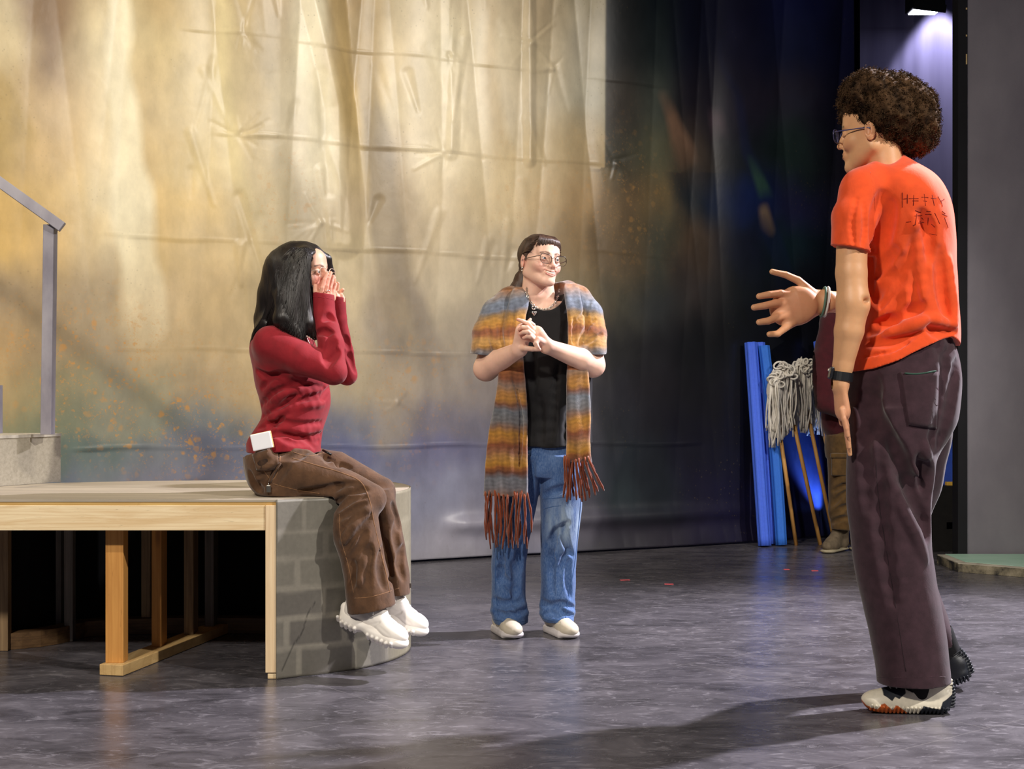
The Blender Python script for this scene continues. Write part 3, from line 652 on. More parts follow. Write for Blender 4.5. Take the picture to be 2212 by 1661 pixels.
# inner frame: bottom plate running back with studs
def stud(u0, u1, y, z0, mat, d=.088, ztop=PH-.027):
    return MB().box((P(u0, 0, y)[0], y, z0), (P(u1, 0, y)[0], y+d*.45, ztop)).build('stud', mat, r_pl, bevel=.0015)
ya = 5.0; g0 = P(240, 1460, FPX/(1460-CV)); ya = g0[1]; gb = P(488, 1352, FPX/(1358-CV)); 
gb = np.array([P(486, 0, 5.88)[0], 5.80, 0])
MB().beam((g0[0]-.0, ya+.0, .020), (gb[0], gb[1], .020), .088, .037).build('bottom_plate', wood('bottom_plate_pine', (214, 180, 124), (186, 150, 98), 'y'), r_pl, bevel=.002)
def on_plate(y): f = (y-ya)/(gb[1]-ya); return g0[0]+(gb[0]-g0[0])*f
for (y, w, mat) in ((ya+.03, .062, M_fir), (5.26, .036, M_fir), (5.52, .036, M_old), (5.70, .036, M_grw)):
    x = on_plate(y); MB().box((x-w/2-.004, y, .0388), (x+w/2-.004, y+(.062 if w > .05 else .088), PH-.027)).build('stud', mat, r_pl, bevel=.0015)
stud(-14, 17, 5.38, .001, M_old); stud(112, 132, 5.66, .001, M_grw); stud(138, 157, 5.58, .001, M_grw); stud(305, 325, 5.78, .001, M_old)
# curved plates and black sheathing at the back of the framing
def ribbon(name, pts, off, th, z0, z1, mat, parent):
    pts = catmull(pts, 6); T = np.gradient(pts, axis=0); T /= np.linalg.norm(T, axis=1)[:, None]; N = np.stack([T[:, 1], -T[:, 0]], 1)
    q = [tuple(p) for p in pts+N*off]+[tuple(p) for p in (pts+N*(off+th))[::-1]]
    return MB().prism(q, z0, z1).build(name, mat, parent)
bk = [(-2.55, 5.08), (-2.2, 5.36), (P(60, 0, 5.52)[0], 5.54), (P(160, 0, 5.72)[0], 5.76), (P(330, 0, 5.84)[0], 5.85), (P(520, 0, 5.87)[0], 5.86), (P(650, 0, 5.86)[0], 5.84)]
ribbon('curved_bottom_plate', bk, .03, .07, .001, .062, wood('dark_plate', (120, 92, 62), (86, 64, 44), 'x'), r_pl)
ribbon('back_sheathing', bk, .0, -.012, .002, PH-.027, plain('black_sheathing', (16, 14, 14), .8, .2), r_pl)
# curved facing painted as stone blocks: geometry strip with uv along the curve
def facing():
    c = catmull([(X1-.002, YF-.010)]+[(p[0]+.006, p[1]-.006) for p in cur[2:]], 4); L = np.concatenate([[0], np.cumsum(np.linalg.norm(np.diff(c, axis=0), axis=1))])
    nz = 60; zs = np.linspace(.002, PH-.001, nz); V = []; C = []
    T = np.gradient(c, axis=0); T /= np.linalg.norm(T, axis=1)[:, None]; N = np.stack([T[:, 1], -T[:, 0]], 1)
    Ls = np.linspace(0, L[-1], 260); px = np.interp(Ls, L, c[:, 0]); py = np.interp(Ls, L, c[:, 1])
    S, Z = np.meshgrid(Ls, zs, indexing='ij'); S = S.ravel(); Z = Z.ravel()
    rows = [-.004, .103, .202, .303, .405, .497, .62]; base = np.tile(lin((132, 127, 116)), (len(S), 1)); r = random.Random(3)
    warp = .004*sn(S, Z, S, 22, 2)
    for i in range(6):
        a, b = rows[i], rows[i+1]; off = (.0, .13, .04, .16, .06, .17)[i]; x = -.3+off; 
        while x < L[-1]:
            w = r.uniform(.17, .24); g = r.uniform(-10, 10); col = lin((106+g, 102+g, 94+g*.8))
            m = np.clip((S-x-.007+warp)/.006, 0, 1)*np.clip((x+w-.007-S+warp)/.006, 0, 1)*np.clip((Z-a-.006+warp)/.006, 0, 1)*np.clip((b-.006-Z+warp)/.006, 0, 1)
            base = base*(1-m[:, None])+col*m[:, None]; x += w
    f = np.clip((S-.42)/.25, 0, .6)[:, None]; base = base*(1-f)+lin((150, 142, 116))*f
    base *= (1+.08*sn(S, Z, S, 30, 1)+.06*sn(S, Z, S*.2, 9, 5))[:, None]
    cr_ = seg_w(S*1000, Z*1000, [(20, 30), (60, 110), (95, 150), (115, 215), (140, 250)], 3.2, 1.4, 2.5)[:, None]; base = base*(1-cr_*.6)
    X = np.repeat(px, nz); Y = np.repeat(py, nz); V = np.stack([X, Y, Z], 1); I = np.arange(len(S)).reshape(len(Ls), nz)
    F = np.stack([I[:-1, :-1].ravel(), I[1:, :-1].ravel(), I[1:, 1:].ravel(), I[:-1, 1:].ravel()], 1)
    o = link('stone_painted_facing', mesh_from('stone_painted_facing', V, F, base), attr_mat('stone_paint', .42, .45, .15, 120), r_pl)
    m = o.modifiers.new('thickness', 'SOLIDIFY'); m.thickness = .006; m.offset = -1
facing()
# --- grey step block with hand rail
YBk = 5.74
pR = P(131, 1041, YBk); pL = P(-330, 1105, 4.95); zt_s = P(0, 936, YBk)[2]
dirb = np.array([pR[0]-pL[0], pR[1]-pL[1]]); dirb /= np.linalg.norm(dirb); nb = np.array([-dirb[1], dirb[0]])
pl4 = [(pL[0], pL[1]), (pR[0], pR[1]), (pR[0]+nb[0]*.05, pR[1]+nb[1]*.05), (pR[0]-1.3, pR[1]+.10), (pL[0]-.1, pL[1]+.8)]
r = empty('step_block', (pR[0]-.4, pR[1]-.1, PH), 'grey speckled step block standing on the platform at the far left', 'step')
t = NT('speckled_step_paint'); t.col(t.ramp(t.noise(70, 6, .75), [(.3, L4(152, 145, 129)), (.5, L4(172, 164, 147)), (.75, L4(188, 180, 164))])).rough(.6).bump(t.noise(40, 4), .3, .004)
MB().prism(pl4, PH+.001, zt_s-.012).build('riser', t.m, r)
MB().prism([(p[0]+(.004 if i in (1, 2) else 0), p[1]-(.004 if i < 2 else 0)) for i, p in enumerate(pl4)], zt_s-.0115, zt_s).build('tread', plain('step_tread', (188, 182, 170), .6, .3, .12, 30), r)
t = NT('lilac_grey_paint'); t.col(t.ramp(t.noise(5, 5, .6, t.co((1, 1, .5))), [(.35, L4(122, 118, 130)), (.6, L4(158, 154, 162)), (.8, L4(172, 168, 172))])).rough(.5).bump(t.noise(30), .1, .003); M_rail = t.m
Yr = 5.60; r = empty('hand_rail', P(105, 936, Yr), 'grey painted wooden stair hand rail with upright post on the step block', 'hand rail')
z0_, z1_ = zt_s+.0005, P(0, 486, Yr)[2]
bt, tp = P(103, 936, Yr), P(109, 486, Yr)
MB().beam((bt[0]-.0, Yr, z0_), (tp[0], Yr, z1_), .042, .05, (0, 1, 0)).build('post', M_rail, r, bevel=.002)
e0, e1 = P(135, 491, Yr-.02), P(-10, 387, Yr-.07)
d_ = (e1-e0)/np.linalg.norm(e1-e0)
MB().beam(e0, e0+d_*1.9, .045, .040).build('rail', M_rail, r, bevel=.002)
MB().beam(P(-6, 936, 5.35), P(-6, 832, 5.35), .03, .03, (0, 1, 0)).build('far_post', M_rail, r)
# ================================================================ PEOPLE: shared builders
def head_prims(f, H, smile=0.0, teeth=False, male=False, nk=1.0, ch=0.0):
    """adds a head (local frame: face towards -y, x to the person's left seen from the front as image right)"""
    A = f.add
    A(H.ell((0, .014, .030), (.073, .091, .082)), .01)
    A(H.ell((0, -.026, -.030+ch*.5), (.060, .060, .078-ch*.5)), .035)
    for s in (-1, 1):
        A(H.cap((s*.049, .012, -.052), (s*.018, -.068, -.100+ch), .018, .015), .028)
        A(H.ell((s*.043, -.056, -.026), (.020, .020, .019)), .020)
        A(H.cap((s*.012, -.084, .019), (s*.040, -.070, .022), .0085, .0075), .014)
    A(H.ell((0, -.077, -.100+ch), (.0175, .015, .0145)), .024)
    A(H.ell((0, -.060, .052), (.045, .028, .034)), .03)
    for s in (-1, 1): f.sub(H.ell((s*.031, -.098, .001), (.0165, .016, .0105)), .013)
    # lids round the eyeball
    for s in (-1, 1):
        A(H.ell((s*.031, -.0745, 0.0), (.0150, .0143, .0125)), .004)
    A(H.cap((0, -.085, .018), (0, -.099, -.010), .0075, .0080), .010)
    A(H.cap((0, -.097, -.010), (0, -.1085, -.029), .0078, .0095), .007)
    for s in (-1, 1): A(H.ell((s*.0105, -.0985, -.033), (.0068, .0085, .0062)), .006)
    for s in (-1, 1): f.sub(H.ell((s*.0055, -.104, -.0395), (.0030, .0045, .0035)), .002)
    # mouth, laid on the surface of the face
    A(H.ell((0, -.082, -.060+ch*.6), (.027, .015, .020)), .018)
    mz = ch*.62
    def fs(x, z, out=0.0):
        y = -.14
        while y < -.02:
            if f.sample(H(x, y, z)) < 0: break
            y += .0008
        return (x, y-out, z)
    w = .0225+.0075*smile
    up = [fs(w*t, -.0585+mz+.0080*smile*t*t-(.0005 if abs(t) < .1 else 0), -.0002) for t in (-1, -.66, -.3, 0, .3, .66, 1)]
    lo = [fs(w*t, (-.0655-.0095*smile*(1-t*t)+mz+.004*smile*t*t) if abs(t) < .99 else -.0595+mz+.0075*smile, .0006) for t in (-1, -.66, -.3, 0, .3, .66, 1)]
    md = [tuple((np.array(p)+np.array(q))/2) for p, q in zip(up, lo)]
    H.mouth = (up, lo, md)
    ru = (.0007, .0016, .0022, .0020, .0022, .0016, .0007); rl = (.0007, .0020, .0028, .0031, .0028, .0020, .0007)
    for i in range(6):
        A(H.cap(up[i], up[i+1], ru[i], ru[i+1]), .0035); A(H.cap(lo[i], lo[i+1], rl[i], rl[i+1]), .0035)
    rm = (.0008, .0036, .0054, .0060, .0054, .0036, .0008) if teeth else (.0005, .0012, .0013, .0013, .0013, .0012, .0005)
    for i in range(6):
        q0, q1 = np.array(md[i])+(0, -.002, .0004), np.array(md[i+1])+(0, -.002, .0004)
        f.sub(H.cap(q0, q1, rm[i], rm[i+1]), .001)
        if teeth: f.sub(H.cap(q0+(0, .003, 0), q1+(0, .003, 0), rm[i], rm[i+1]), .001)
    if smile:
        for s in (-1, 1):
            A(H.ell((s*.037, -.070, -.036), (.015, .013, .013)), .014)
            f.sub(H.cap((s*.0175, -.0975, -.036), (s*.0335, -.0815, -.060), .0018), .006)
    for s in (-1, 1):      # ears
        q = rotm(s*22, 0, 0)
        A(H.ell((s*.0745, .014, -.008), (.0070, .0165, .029), q), .006)
        f.sub(H.ell((s*.0815, .009, -.004), (.0050, .0095, .018), q), .003)
    A(H.cap((0, .030, -.060), (0, .036, -.13), .048*nk, .048*nk), .014)
    # opening between the lids
    for s in (-1, 1):
        f.sub(H.ell((s*.031, -.0895, -.0002), (.0125, .0080, .0050 if not smile else .0042)), .0012)
def head_paint(H, base, lips, blush=(.0, .0, .0), blw=0.0, brow=None, smile=0.0):
    base = lin(base); lips = lin(lips)
    def fn(V):
        L = H.local(V); c = np.tile(base, (len(V), 1))
        if blw:
            for s in (-1, 1): c = mix(c, blob(L, (s*.042, -.075, -.032), (.034, .045, .034), 1.0)*blw, lin(blush))
            c = mix(c, blob(L, (0, -.108, -.028), (.020, .022, .020), 1.0)*blw*.9, lin(blush))
            for s in (-1, 1): c = mix(c, blob(L, (s*.078, .012, -.01), (.02, .03, .035), 1.0)*blw, lin(blush))
        for q, r_ in ((H.mouth[0], .0034), (H.mouth[1], .0046)):
            for i in range(6): c = mix(c, line_w(L, q[i], q[i+1], r_*(.55 if i in (0, 5) else 1), .4)*.7, lips)
        if brow is not None:
            for s in (-1, 1):
                for a, b, r in (((s*.014, -.094, .0205), (s*.030, -.092, .0262), .0042), ((s*.030, -.092, .0262), (s*.047, -.078, .0215), .0032)):
                    c = mix(c, line_w(L, a, b, r*1.5, .7)*.8, lin(brow))
            for s in (-1, 1):   # lash lines
                for a, b in (((s*.019, -.0905, .003), (s*.031, -.0935, .0068)), ((s*.031, -.0935, .0068), (s*.044, -.0845, .0025))):
                    c = mix(c, line_w(L, a, b, .0034, .5)*.9, lin((40, 26, 22)))
        return c
    return fn
def eyes(H, parent, iris=(92, 78, 60), gaze=(0, 0)):
    for s in (-1, 1):
        c = np.array([s*.031, -.0745, 0.0]); n = 26; V = []; F = []; C = []
        g = np.array([math.sin(math.radians(gaze[0])), -math.cos(math.radians(gaze[0])), math.sin(math.radians(gaze[1]))]); g /= np.linalg.norm(g)
        for i in range(n+1):
            th = math.pi*i/n
            for j in range(n):
                ph = 2*math.pi*j/n; d = np.array([math.sin(th)*math.cos(ph), -math.cos(th), math.sin(th)*math.sin(ph)])
                V.append(H(*(c+.0128*d))); e = math.acos(max(-1, min(1, d.dot(g))))
                C.append(lin((14, 12, 12)) if e < .20 else lin(iris) if e < .45 else lin((226, 218, 212)))
        F = np.array([(i*n+j, i*n+(j+1) % n, (i+1)*n+(j+1) % n, (i+1)*n+j) for i in range(n) for j in range(n)])
        link('eye', mesh_from('eye', np.array(V), F, np.array(C)), M_eyeball, parent)
M_eyeball = attr_mat('eyeball', .12, .6, 0, 10, 0, 0, 0)
def glasses(H, parent, frame_mat, w=.0235, h=.0185, r=.0015, y=-.112, z=-.004, cat_eye=0.0, temples=(-1, 1), sep=.033):
    root = empty('spectacles', H(0, y, z)); bpy_parent(root, parent)
    m = MB()
    for s in (-1, 1):
        pts = []
        for k in range(28):
            a = 2*math.pi*k/28; ca, sa = math.cos(a), math.sin(a)
            e = 2.6; x = abs(ca)**(2/e)*math.copysign(1, ca)*w; q = abs(sa)**(2/e)*math.copysign(1, sa)*h
            q += cat_eye*max(0, s*x/w)*max(0, q/h)*.006
            pts.append(H(s*sep+x, y+.10*abs(s*sep+x)**1.5+.004, z+q))
        m.tube(pts, [r*H.k*(1.35 if (p-H(0, 0, z)).dot(H.M[:, 2]) > 0 else .8) for p in pts], 6, closed=True)
    m.tube([H(-(sep-w), y+.002, z+.004), H(0, y-.003, z+.0075), H(sep-w, y+.002, z+.004)], r*H.k*1.1, 6)
    m.build('rims', frame_mat, root, smooth=True)
    for s in (-1, 1):
        V = [H(s*sep, y+.10*sep**1.5+.004, z)]
        for k in range(28):
            a = 2*math.pi*k/28; e = 2.6; x = abs(math.cos(a))**(2/e)*math.copysign(1, math.cos(a))*w; q = abs(math.sin(a))**(2/e)*math.copysign(1, math.sin(a))*h
            V.append(H(s*sep+x, y+.10*abs(s*sep+x)**1.5+.004, z+q))
        mb = MB(); mb.add(V, [(0, 1+k, 1+(k+1) % 28) for k in range(28)]); o = mb.build('lens', M_lens, root, smooth=True)
        sm = o.modifiers.new('t', 'SOLIDIFY'); sm.thickness = .001
        MB().tube([H(s*(sep+w), y+.008, z+h*.45), H(s*.071, y+.022, z+h*.4), H(s*.076, -.02, z+.006), H(s*.077, .012, z+.004), H(s*.073, .026, z-.014)], [r*H.k*1.3]*4+[r*H.k*.9], 6).build('temple', frame_mat, root, smooth=True)
    return root
def bpy_parent(o, parent):
    off = np.zeros(3); p = parent
    while p is not None: off += np.array(p.location); p = p.parent
    o.location = [float(a) for a in (np.array(o.location)-off)]; o.parent = parent
def strands(name, curves, r0, mat, parent, n=3, tip=.25):
    m = MB()
    for c in curves:
        c = np.array(c); k = len(c); rad = r0*(1-(1-tip)*np.linspace(0, 1, k)**1.5)*np.array([.5]+[1]*(k-1))
        m.tube(c, rad, n, caps=False)
    return m.build(name, mat, parent, smooth=True)
def shoe_frame(pos, yaw, pitch=0, roll=0, k=1.0): return Frame(np.array(pos, float), rotm(yaw, pitch, roll), k)
def tube_part(name, curves, r, mat, parent, n=6):
    m = MB()
    for c in curves: m.tube(catmull(c, 4), r, n)
    return m.build(name, mat, parent, smooth=True)
def field_for(S, ext, h, lo=(-.06, -.17, -.01), hi=(.06, .16, .14)):
    C = np.array([S(x, y, z) for x in (lo[0], hi[0]) for y in (lo[1], hi[1]) for z in (lo[2], hi[2])])
    return Field(C.min(0)-ext, C.max(0)+ext, h)
def low_shoe(S, parent, mats, collar=True):
    """rounded court trainer; local toe towards -y, sole bottom at z=0"""
    f = field_for(S, .01, .0024)
    f.add(S.ell((0, .078, .050), (.034, .042, .046)), .01).add(S.ell((0, .005, .046), (.036, .075, .040)), .03)
    f.add(S.ell((.002, -.075, .034), (.043, .062, .034)), .03).add(S.cap((0, .070, .05), (0, .062, .082), .036, .034), .02)
    f.cut(lambda X, Y, Z: .010-((X-S.o[0])*S.M[0, 2]+(Y-S.o[1])*S.M[1, 2]+(Z-S.o[2])*S.M[2, 2])/S.k)
    f.sub(S.cap((0, .062, .078), (0, .055, .13), .027, .030), .004)
    for y in (-.055, -.068): f.sub(S.cap((-.040, y+.004, .058), (.040, y-.004, .060), .0015), .004)
    sh = empty('shoe', S(0, 0, 0)); bpy_parent(sh, parent)
    build_field('upper', f, mats[0], sh)
    g = field_for(S, .01, .0024)
    g.add(S.cap((0, .082, .014), (.002, -.078, .014), .040, .046, ((0, 0, 1), .30)), .01)
    g.add(S.box((0, .0, .015), (.041, .09, .015), .008), .02).add(S.cap((.002, -.07, .016), (.003, -.09, .018), .044, .040, ((0, 0, 1), .38)), .01)
    g.cut(lambda X, Y, Z: -((X-S.o[0])*S.M[0, 2]+(Y-S.o[1])*S.M[1, 2]+(Z-S.o[2])*S.M[2, 2])/S.k)
    build_field('sole', g, mats[1], sh)
    lc = []
    for i in range(5):
        y = -.035+.020*i; z = .074+.0065*i; w = .017-.001*i
        lc.append([S(-w, y+.004, z-.008), S(-w*.4, y, z+.003), S(w*.4, y-.002, z+.003), S(w, y-.004, z-.008)])
    tube_part('laces', lc, .0022*S.k, mats[2], sh)
    return sh
# ================================================================ PERSON STANDING IN THE MIDDLE
YB_ = 5.72; PX = YB_/FPX
def B(u, v, dy=0.0): return P(u, v, YB_+dy)
def person_middle():
    global YB_
    root = empty('person', (B(1165, 900)[0], YB_, 0), 'smiling person with glasses, striped fringed shawl and blue jeans, hands laced together', 'person')
    HM = rotm(30, -6, 7); H = Frame(B(1166, 565, .0), HM, .97)
    SK = (232, 190, 168)
    # head, neck and chest
    f = Field(B(1172, 590, .0)+np.array([-.17, -.15, -.235]), B(1172, 590, .0)+np.array([.17, .22, .19]), .0017)
    head_prims(f, H, 1.0, True, ch=.011)
    f.add(cap(B(1168, 605, .035), B(1173, 655, .045), .048, .053), .012)
    f.add(ell(B(1176, 690, .06), (.125, .085, .060)), .04)
    f.add(cap(B(1150, 658, .00), B(1100, 662, .02), .012, .010), .02).add(cap(B(1192, 658, .00), B(1245, 655, .02), .012, .010), .02)
    hp = head_paint(H, SK, (196, 98, 92), (222, 138, 122), .55, (86, 58, 44), 1.0)
    # forearms and hands
    a = Field(B(1010, 830, 0)+np.array([0, -.34, 0]), B(1310, 670, 0)+np.array([0, .12, 0]), .0024)
    a.chain([B(1072, 715, .03), B(1050, 796, -.01)], [.044, .048], .01)
    a.chain([B(1050, 796, -.01), B(1072, 782, -.06), B(1122, 755, -.175)], [.050, .046, .029], .012)
    a.chain([B(1276, 715, .02), B(1281, 789, -.01)], [.040, .046], .01)
    a.chain([B(1281, 789, -.01), B(1255, 776, -.07), B(1182, 748, -.175)], [.048, .043, .028], .012)
    def palm(p, q, r0, r1, n, fl): a.add(cap(p, q, r0, r1, (n, fl)), .016)
    palm(B(1122, 752, -.178), B(1131, 716, -.195), .030, .034, (.35, -.9, .1), .50)
    palm(B(1180, 747, -.178), B(1158, 722, -.195), .027, .034, (-.4, -.9, .2), .50)
    base = a.d.copy()
    def finger(pts, r0, r1):
        g = Field.__new__(Field); g.__dict__ = dict(a.__dict__); g.d = base.copy(); n = len(pts)
        rr = [r0+(r1-r0)*i/(n-1) for i in range(n)]
        for i in range(n-1): g.add(cap(pts[i], pts[i+1], rr[i], rr[i+1]), .006 if i == 0 else .003)
        np.minimum(a.d, g.d, out=a.d)
    # fingers of the hand at image right lie over the other hand
    finger([B(1153, 714, -.200), B(1141, 699, -.215), B(1129, 693.5, -.218), B(1118.5, 690, -.218)], .0098, .0062)
    finger([B(1152, 721, -.210), B(1139, 708, -.232), B(1129, 707, -.230), B(1122, 711, -.222)], .0096, .0070)
    finger([B(1153, 729, -.214), B(1141, 718, -.238), B(1131, 717, -.236), B(1124, 721, -.228)], .0094, .0070)
    finger([B(1157, 737, -.212), B(1147, 728, -.236), B(1138, 727, -.236), B(1131, 730, -.230)], .0086, .0064)
    # fingers of the other hand come from behind
    finger([B(1131, 708, -.198), B(1137, 701, -.205), B(1142, 695, -.204), B(1145.5, 690, -.200)], .0096, .0062)
    finger([B(1137, 708, -.192), B(1146, 698, -.196), B(1152, 702, -.194), B(1151, 707, -.188)], .0096, .0074)
    finger([B(1143, 716, -.190), B(1152, 706, -.190), B(1158, 712, -.186)], .0092, .0072)
    finger([B(1146, 724, -.190), B(1156, 716, -.186), B(1162, 722, -.182)], .0086, .0066)
    # thumbs
    finger([B(1124, 752, -.190), B(1136, 752.5, -.222), B(1150, 754, -.232), B(1165, 755, -.234)], .0125, .0075)
    finger([B(1176, 742, -.190), B(1162, 733, -.222), B(1157, 742, -.234), B(1162, 751, -.236)], .0125, .0078)
    pink = [(1145, 690), (1119, 690), (1124, 711), (1125, 721), (1131, 730), (1165, 755), (1162, 751), (1151, 703)]
    def paint(V):
        c = hp(V)
        for u, v in pink: c = mix(c, blob(V, B(u, v, -.22), (.016, .03, .016), 1.0)*.55, lin((218, 122, 104)))
        for u, v in ((1050, 800), (1284, 795)): c = mix(c, blob(V, B(u, v, 0), (.06, .07, .05), 1.0)*.35, lin((222, 146, 124)))
        c = mix(c, blob(V, B(1145, 722, -.2), (.05, .05, .05), 1.0)*.3, lin((220, 140, 118)))
        return c
    build_field('body', [f, a], M_skin, root, paint)
    eyes(H, root, (84, 96, 104), (14, 2))
    m = MB(); m.tube(catmull([H(*(np.array(p)+(0, .0040, .0016))) for p in H.mouth[2][1:-1]], 3), [.0010, .0030]+[.0048]*9+[.0030, .0010], 8); m.build('teeth', M_teeth, root, smooth=True)
    glasses(H, root, M_frame, .0265, .0190, .0012, -.1115, -.006, 1.0, sep=.0355)
    # hair: drawn back with short fringe, low tail behind the shoulder
    g = Field(B(1172, 566, .03)+np.array([-.17, -.13, -.20]), B(1172, 566, .03)+np.array([.15, .18, .16]), .0025)
    g.add(H.ell((0, .020, .034), (.0795, .0950, .0835)), .01)
    g.sub(H.ell((0, -.098, -.030), (.066, .075, .087)), .006)
    g.sub(H.box((0, -.05, -.085), (.12, .105, .060), .01), .012)
    for s in (-1, 1): g.sub(H.ell((s*.080, .004, -.012), (.018, .022, .026)), .004); g.add(H.cap((s*.072, -.006, .030), (s*.0735, -.010, -.008), .0045, .002), .006)
    g.add(H.ell((0, .105, .0), (.030, .026, .030)), .015)
    tail = [H(.0, .118, -.002), B(1146, 585, .10), B(1132, 605, .10), B(1120, 628, .085), B(1112, 655, .07)]
    g.chain(tail, [.026, .036, .040, .036, .022], .012)
    g.disp(lambda x, y, z: .0012*sn(x*1.0, y, z*.25, 150, 2))
    hr = build_field('hair', g, M_brown_hair, root)
    cv = []; r = random.Random(2)
    for i in range(110):      # fringe and drawn-back locks
        t = -1+2*i/109; x = t*.062
        top = np.array([x*.55, -.045, .103]); z1 = .060-.010*abs(t)+r.uniform(-.007, .005)
        cv.append([H(*top), H(x*.8, -.083+.02*abs(t)**2, .087-.006*abs(t)), H(x*.97, -.0905+.030*abs(t)**2.2, z1+.010), H(x, -.090+.032*abs(t)**2.2, z1)])
    for s in (-1, 1):
        for i in range(60):
            a0 = r.uniform(0, 1); z0 = .095-.07*a0
            cv.append([H(s*(.03+.045*a0), -.055+.02*r.random(), z0+.004), H(s*(.066+.014*a0), .0, z0*.75+.006), H(s*.062, .06, z0*.4), H(s*.012, .112, .0)])
    for i in range(90):
        o = np.array([r.gauss(0, .013), r.gauss(0, .012), r.gauss(0, .008)])
        cv.append([tail[0]+o*.6]+[p+o*1.35 for p in tail[1:4]]+[tail[4]+o*.9+np.array([0, 0, -.02*r.random()])])
    strands('hair_locks', [catmull(c, 3) for c in cv], .0020, M_brown_hair, hr)
    tube_part('earring', [[H(-.079, .004, -.034), H(-.082, .006, -.042), H(-.079, .008, -.050), H(-.076, .006, -.042), H(-.079, .004, -.034)]], .0011, M_silver, root)
    # black top
    t_f = t = Field(B(1060, 1000, 0)+np.array([0, -.16, 0]), B(1300, 600, 0)+np.array([0, .28, 0]), .0036)
    rows = [(634, 1178, 46, .055, .05), (650, 1178, 72, .08, .055), (675, 1178, 96, .098, .06), (740, 1180, 98, .112, .06), (830, 1180, 92, .115, .06), (900, 1181, 93, .118, .06), (965, 1182, 95, .122, .06)]
    t.add(loft([(B(0, v)[2], B(u, v)[0], YB_+yc, w*PX, ry) for v, u, w, ry, yc in rows]), .005)
    for s, u, v in ((-1, 1100, 672), (1, 1256, 668)): t.add(cap(B(1178+s*50, 668, .05), B(u, v+40, .05), .05, .055), .03)
    t.sub(cap(B(1178, 628, -.2), B(1178, 628, .02), .080, .078), .006); t.sub(cap(B(1178, 618, .02), B(1178, 606, .1), .078, .070), .01)
    for c in ([(1140, 700), (1150, 790), (1150, 940)], [(1205, 790), (1198, 860), (1190, 950)], [(1222, 700), (1215, 760)], [(1165, 860), (1170, 955)], [(1230, 880), (1222, 955)]): t.crease(c, .010, .02)
    t.disp(lambda x, y, z: .0035*np.sin(42*x+3*np.sin(5*z))*np.clip((1.25-z)*4, 0, 1)+.0015*sn(x, y, z, 24, 3))
    t.sub(cap(B(1182, 972, -.3), B(1182, 972, .5), .0001), .001)
    build_field('black_top', t, cloth('black_jersey', (17, 16, 18), 700, .8, .12, .15), root)
    # black vest edge hanging at the right side
    jk = Field(B(1240, 960, 0)+np.array([0, -.05, 0]), B(1300, 700, 0)+np.array([0, .2, 0]), .003)
    jk.add(loft([(B(0, v)[2], B(u, v)[0], YB_+.06, w*PX, .07) for v, u, w in ((740, 1262, 14), (830, 1265, 16), (900, 1266, 16), (955, 1268, 13))]), .005)
    jk.disp(lambda x, y, z: .003*sn(x, y, z, 50, 5))
    build_field('vest_panel', jk, cloth('black_nylon', (22, 22, 25), 300, .45, .1, .1), root)
    # shawl ------------------------------------------------------------------
    stripes = [(606, (150, 92, 44)), (620, (168, 104, 46)), (632, (140, 124, 118)), (646, (116, 128, 148)), (662, (112, 122, 142)), (672, (150, 116, 70)), (684, (198, 140, 52)), (696, (192, 128, 48)), (706, (150, 84, 50)), (716, (164, 98, 56)), (728, (200, 148, 74)), (744, (196, 140, 62)), (754, (140, 124, 116)), (766, (112, 122, 138)), (776, (190, 132, 58)), (792, (176, 104, 52)), (812, (146, 84, 54)), (826, (150, 122, 104)), (842, (184, 126, 60)), (858, (190, 128, 50)), (868, (132, 82, 56)), (882, (112, 120, 130)), (905, (124, 122, 124)), (918, (150, 110, 84)), (930, (198, 136, 42)), (946, (190, 122, 44)), (956, (140, 72, 40)), (968, (158, 100, 66)), (980, (184, 130, 62)), (994, (204, 140, 40)), (1002, (168, 96, 40)), (1012, (116, 66, 46)), (1024, (120, 124, 134)), (1044, (122, 120, 128)), (1062, (146, 104, 84)), (1074, (140, 62, 30))]
    sv = np.array([s_[0] for s_ in stripes], float); sc_ = np.array([s_[1] for s_ in stripes], float); sc_ = lin(sc_*.80+sc_.mean(1, keepdims=True)*.15)
    def spaint(V):
        v = CV-(V[:, 2]-CAMZ)/PX; xr = (V[:, 0]-B(1172, 0)[0])
        v = v+np.where(xr < 0, -6, 0)+4.5*sn(V[:, 0], V[:, 1], V[:, 2]*.4, 30, 1)+3*sn(V[:, 0], V[:, 1], V[:, 2], 120, 4)
        sh = np.clip((B(0, 790)[2]+.0-V[:, 2]), -1, 0); v = v+np.where(V[:, 2] > B(0, 770)[2], (np.abs(xr)-.12)*-60*np.clip((V[:, 2]-B(0, 770)[2])*8, 0, 1), 0)
        v = v+np.where((xr > 0) & (V[:, 2] < B(0, 800)[2]), 26, 0)
        c = np.stack([np.interp(v, sv, sc_[:, i]) for i in range(3)], 1)
        c = c*(1+.10*np.sin(v*.75+2*sn(V[:, 0], V[:, 1], V[:, 2]*.2, 40, 3)))[:, None]
        c = c*(1+.22*sn(V[:, 0]*1.0, V[:, 1], V[:, 2]*.15, 260, 7)+.12*sn(V[:, 0], V[:, 1], V[:, 2]*.3, 90, 8))[:, None]
        return np.clip(c, 0, 1)
    w = Field(B(1000, 1085, 0)+np.array([0, -.20, 0]), B(1330, 592, 0)+np.array([0, .27, 0]), .0034)
    w.chain([B(1176, 640, .17), B(1128, 636, .13), B(1104, 650, .06), B(1078, 680, .03), B(1058, 725, .0), B(1050, 762, -.02)], [.050, .052, .058, .070, .070, .064], .02)
    w.chain([B(1176, 640, .17), B(1226, 634, .13), B(1248, 646, .06), B(1268, 680, .03), B(1276, 725, .0), B(1280, 758, -.02)], [.050, .050, .056, .064, .064, .058], .02)
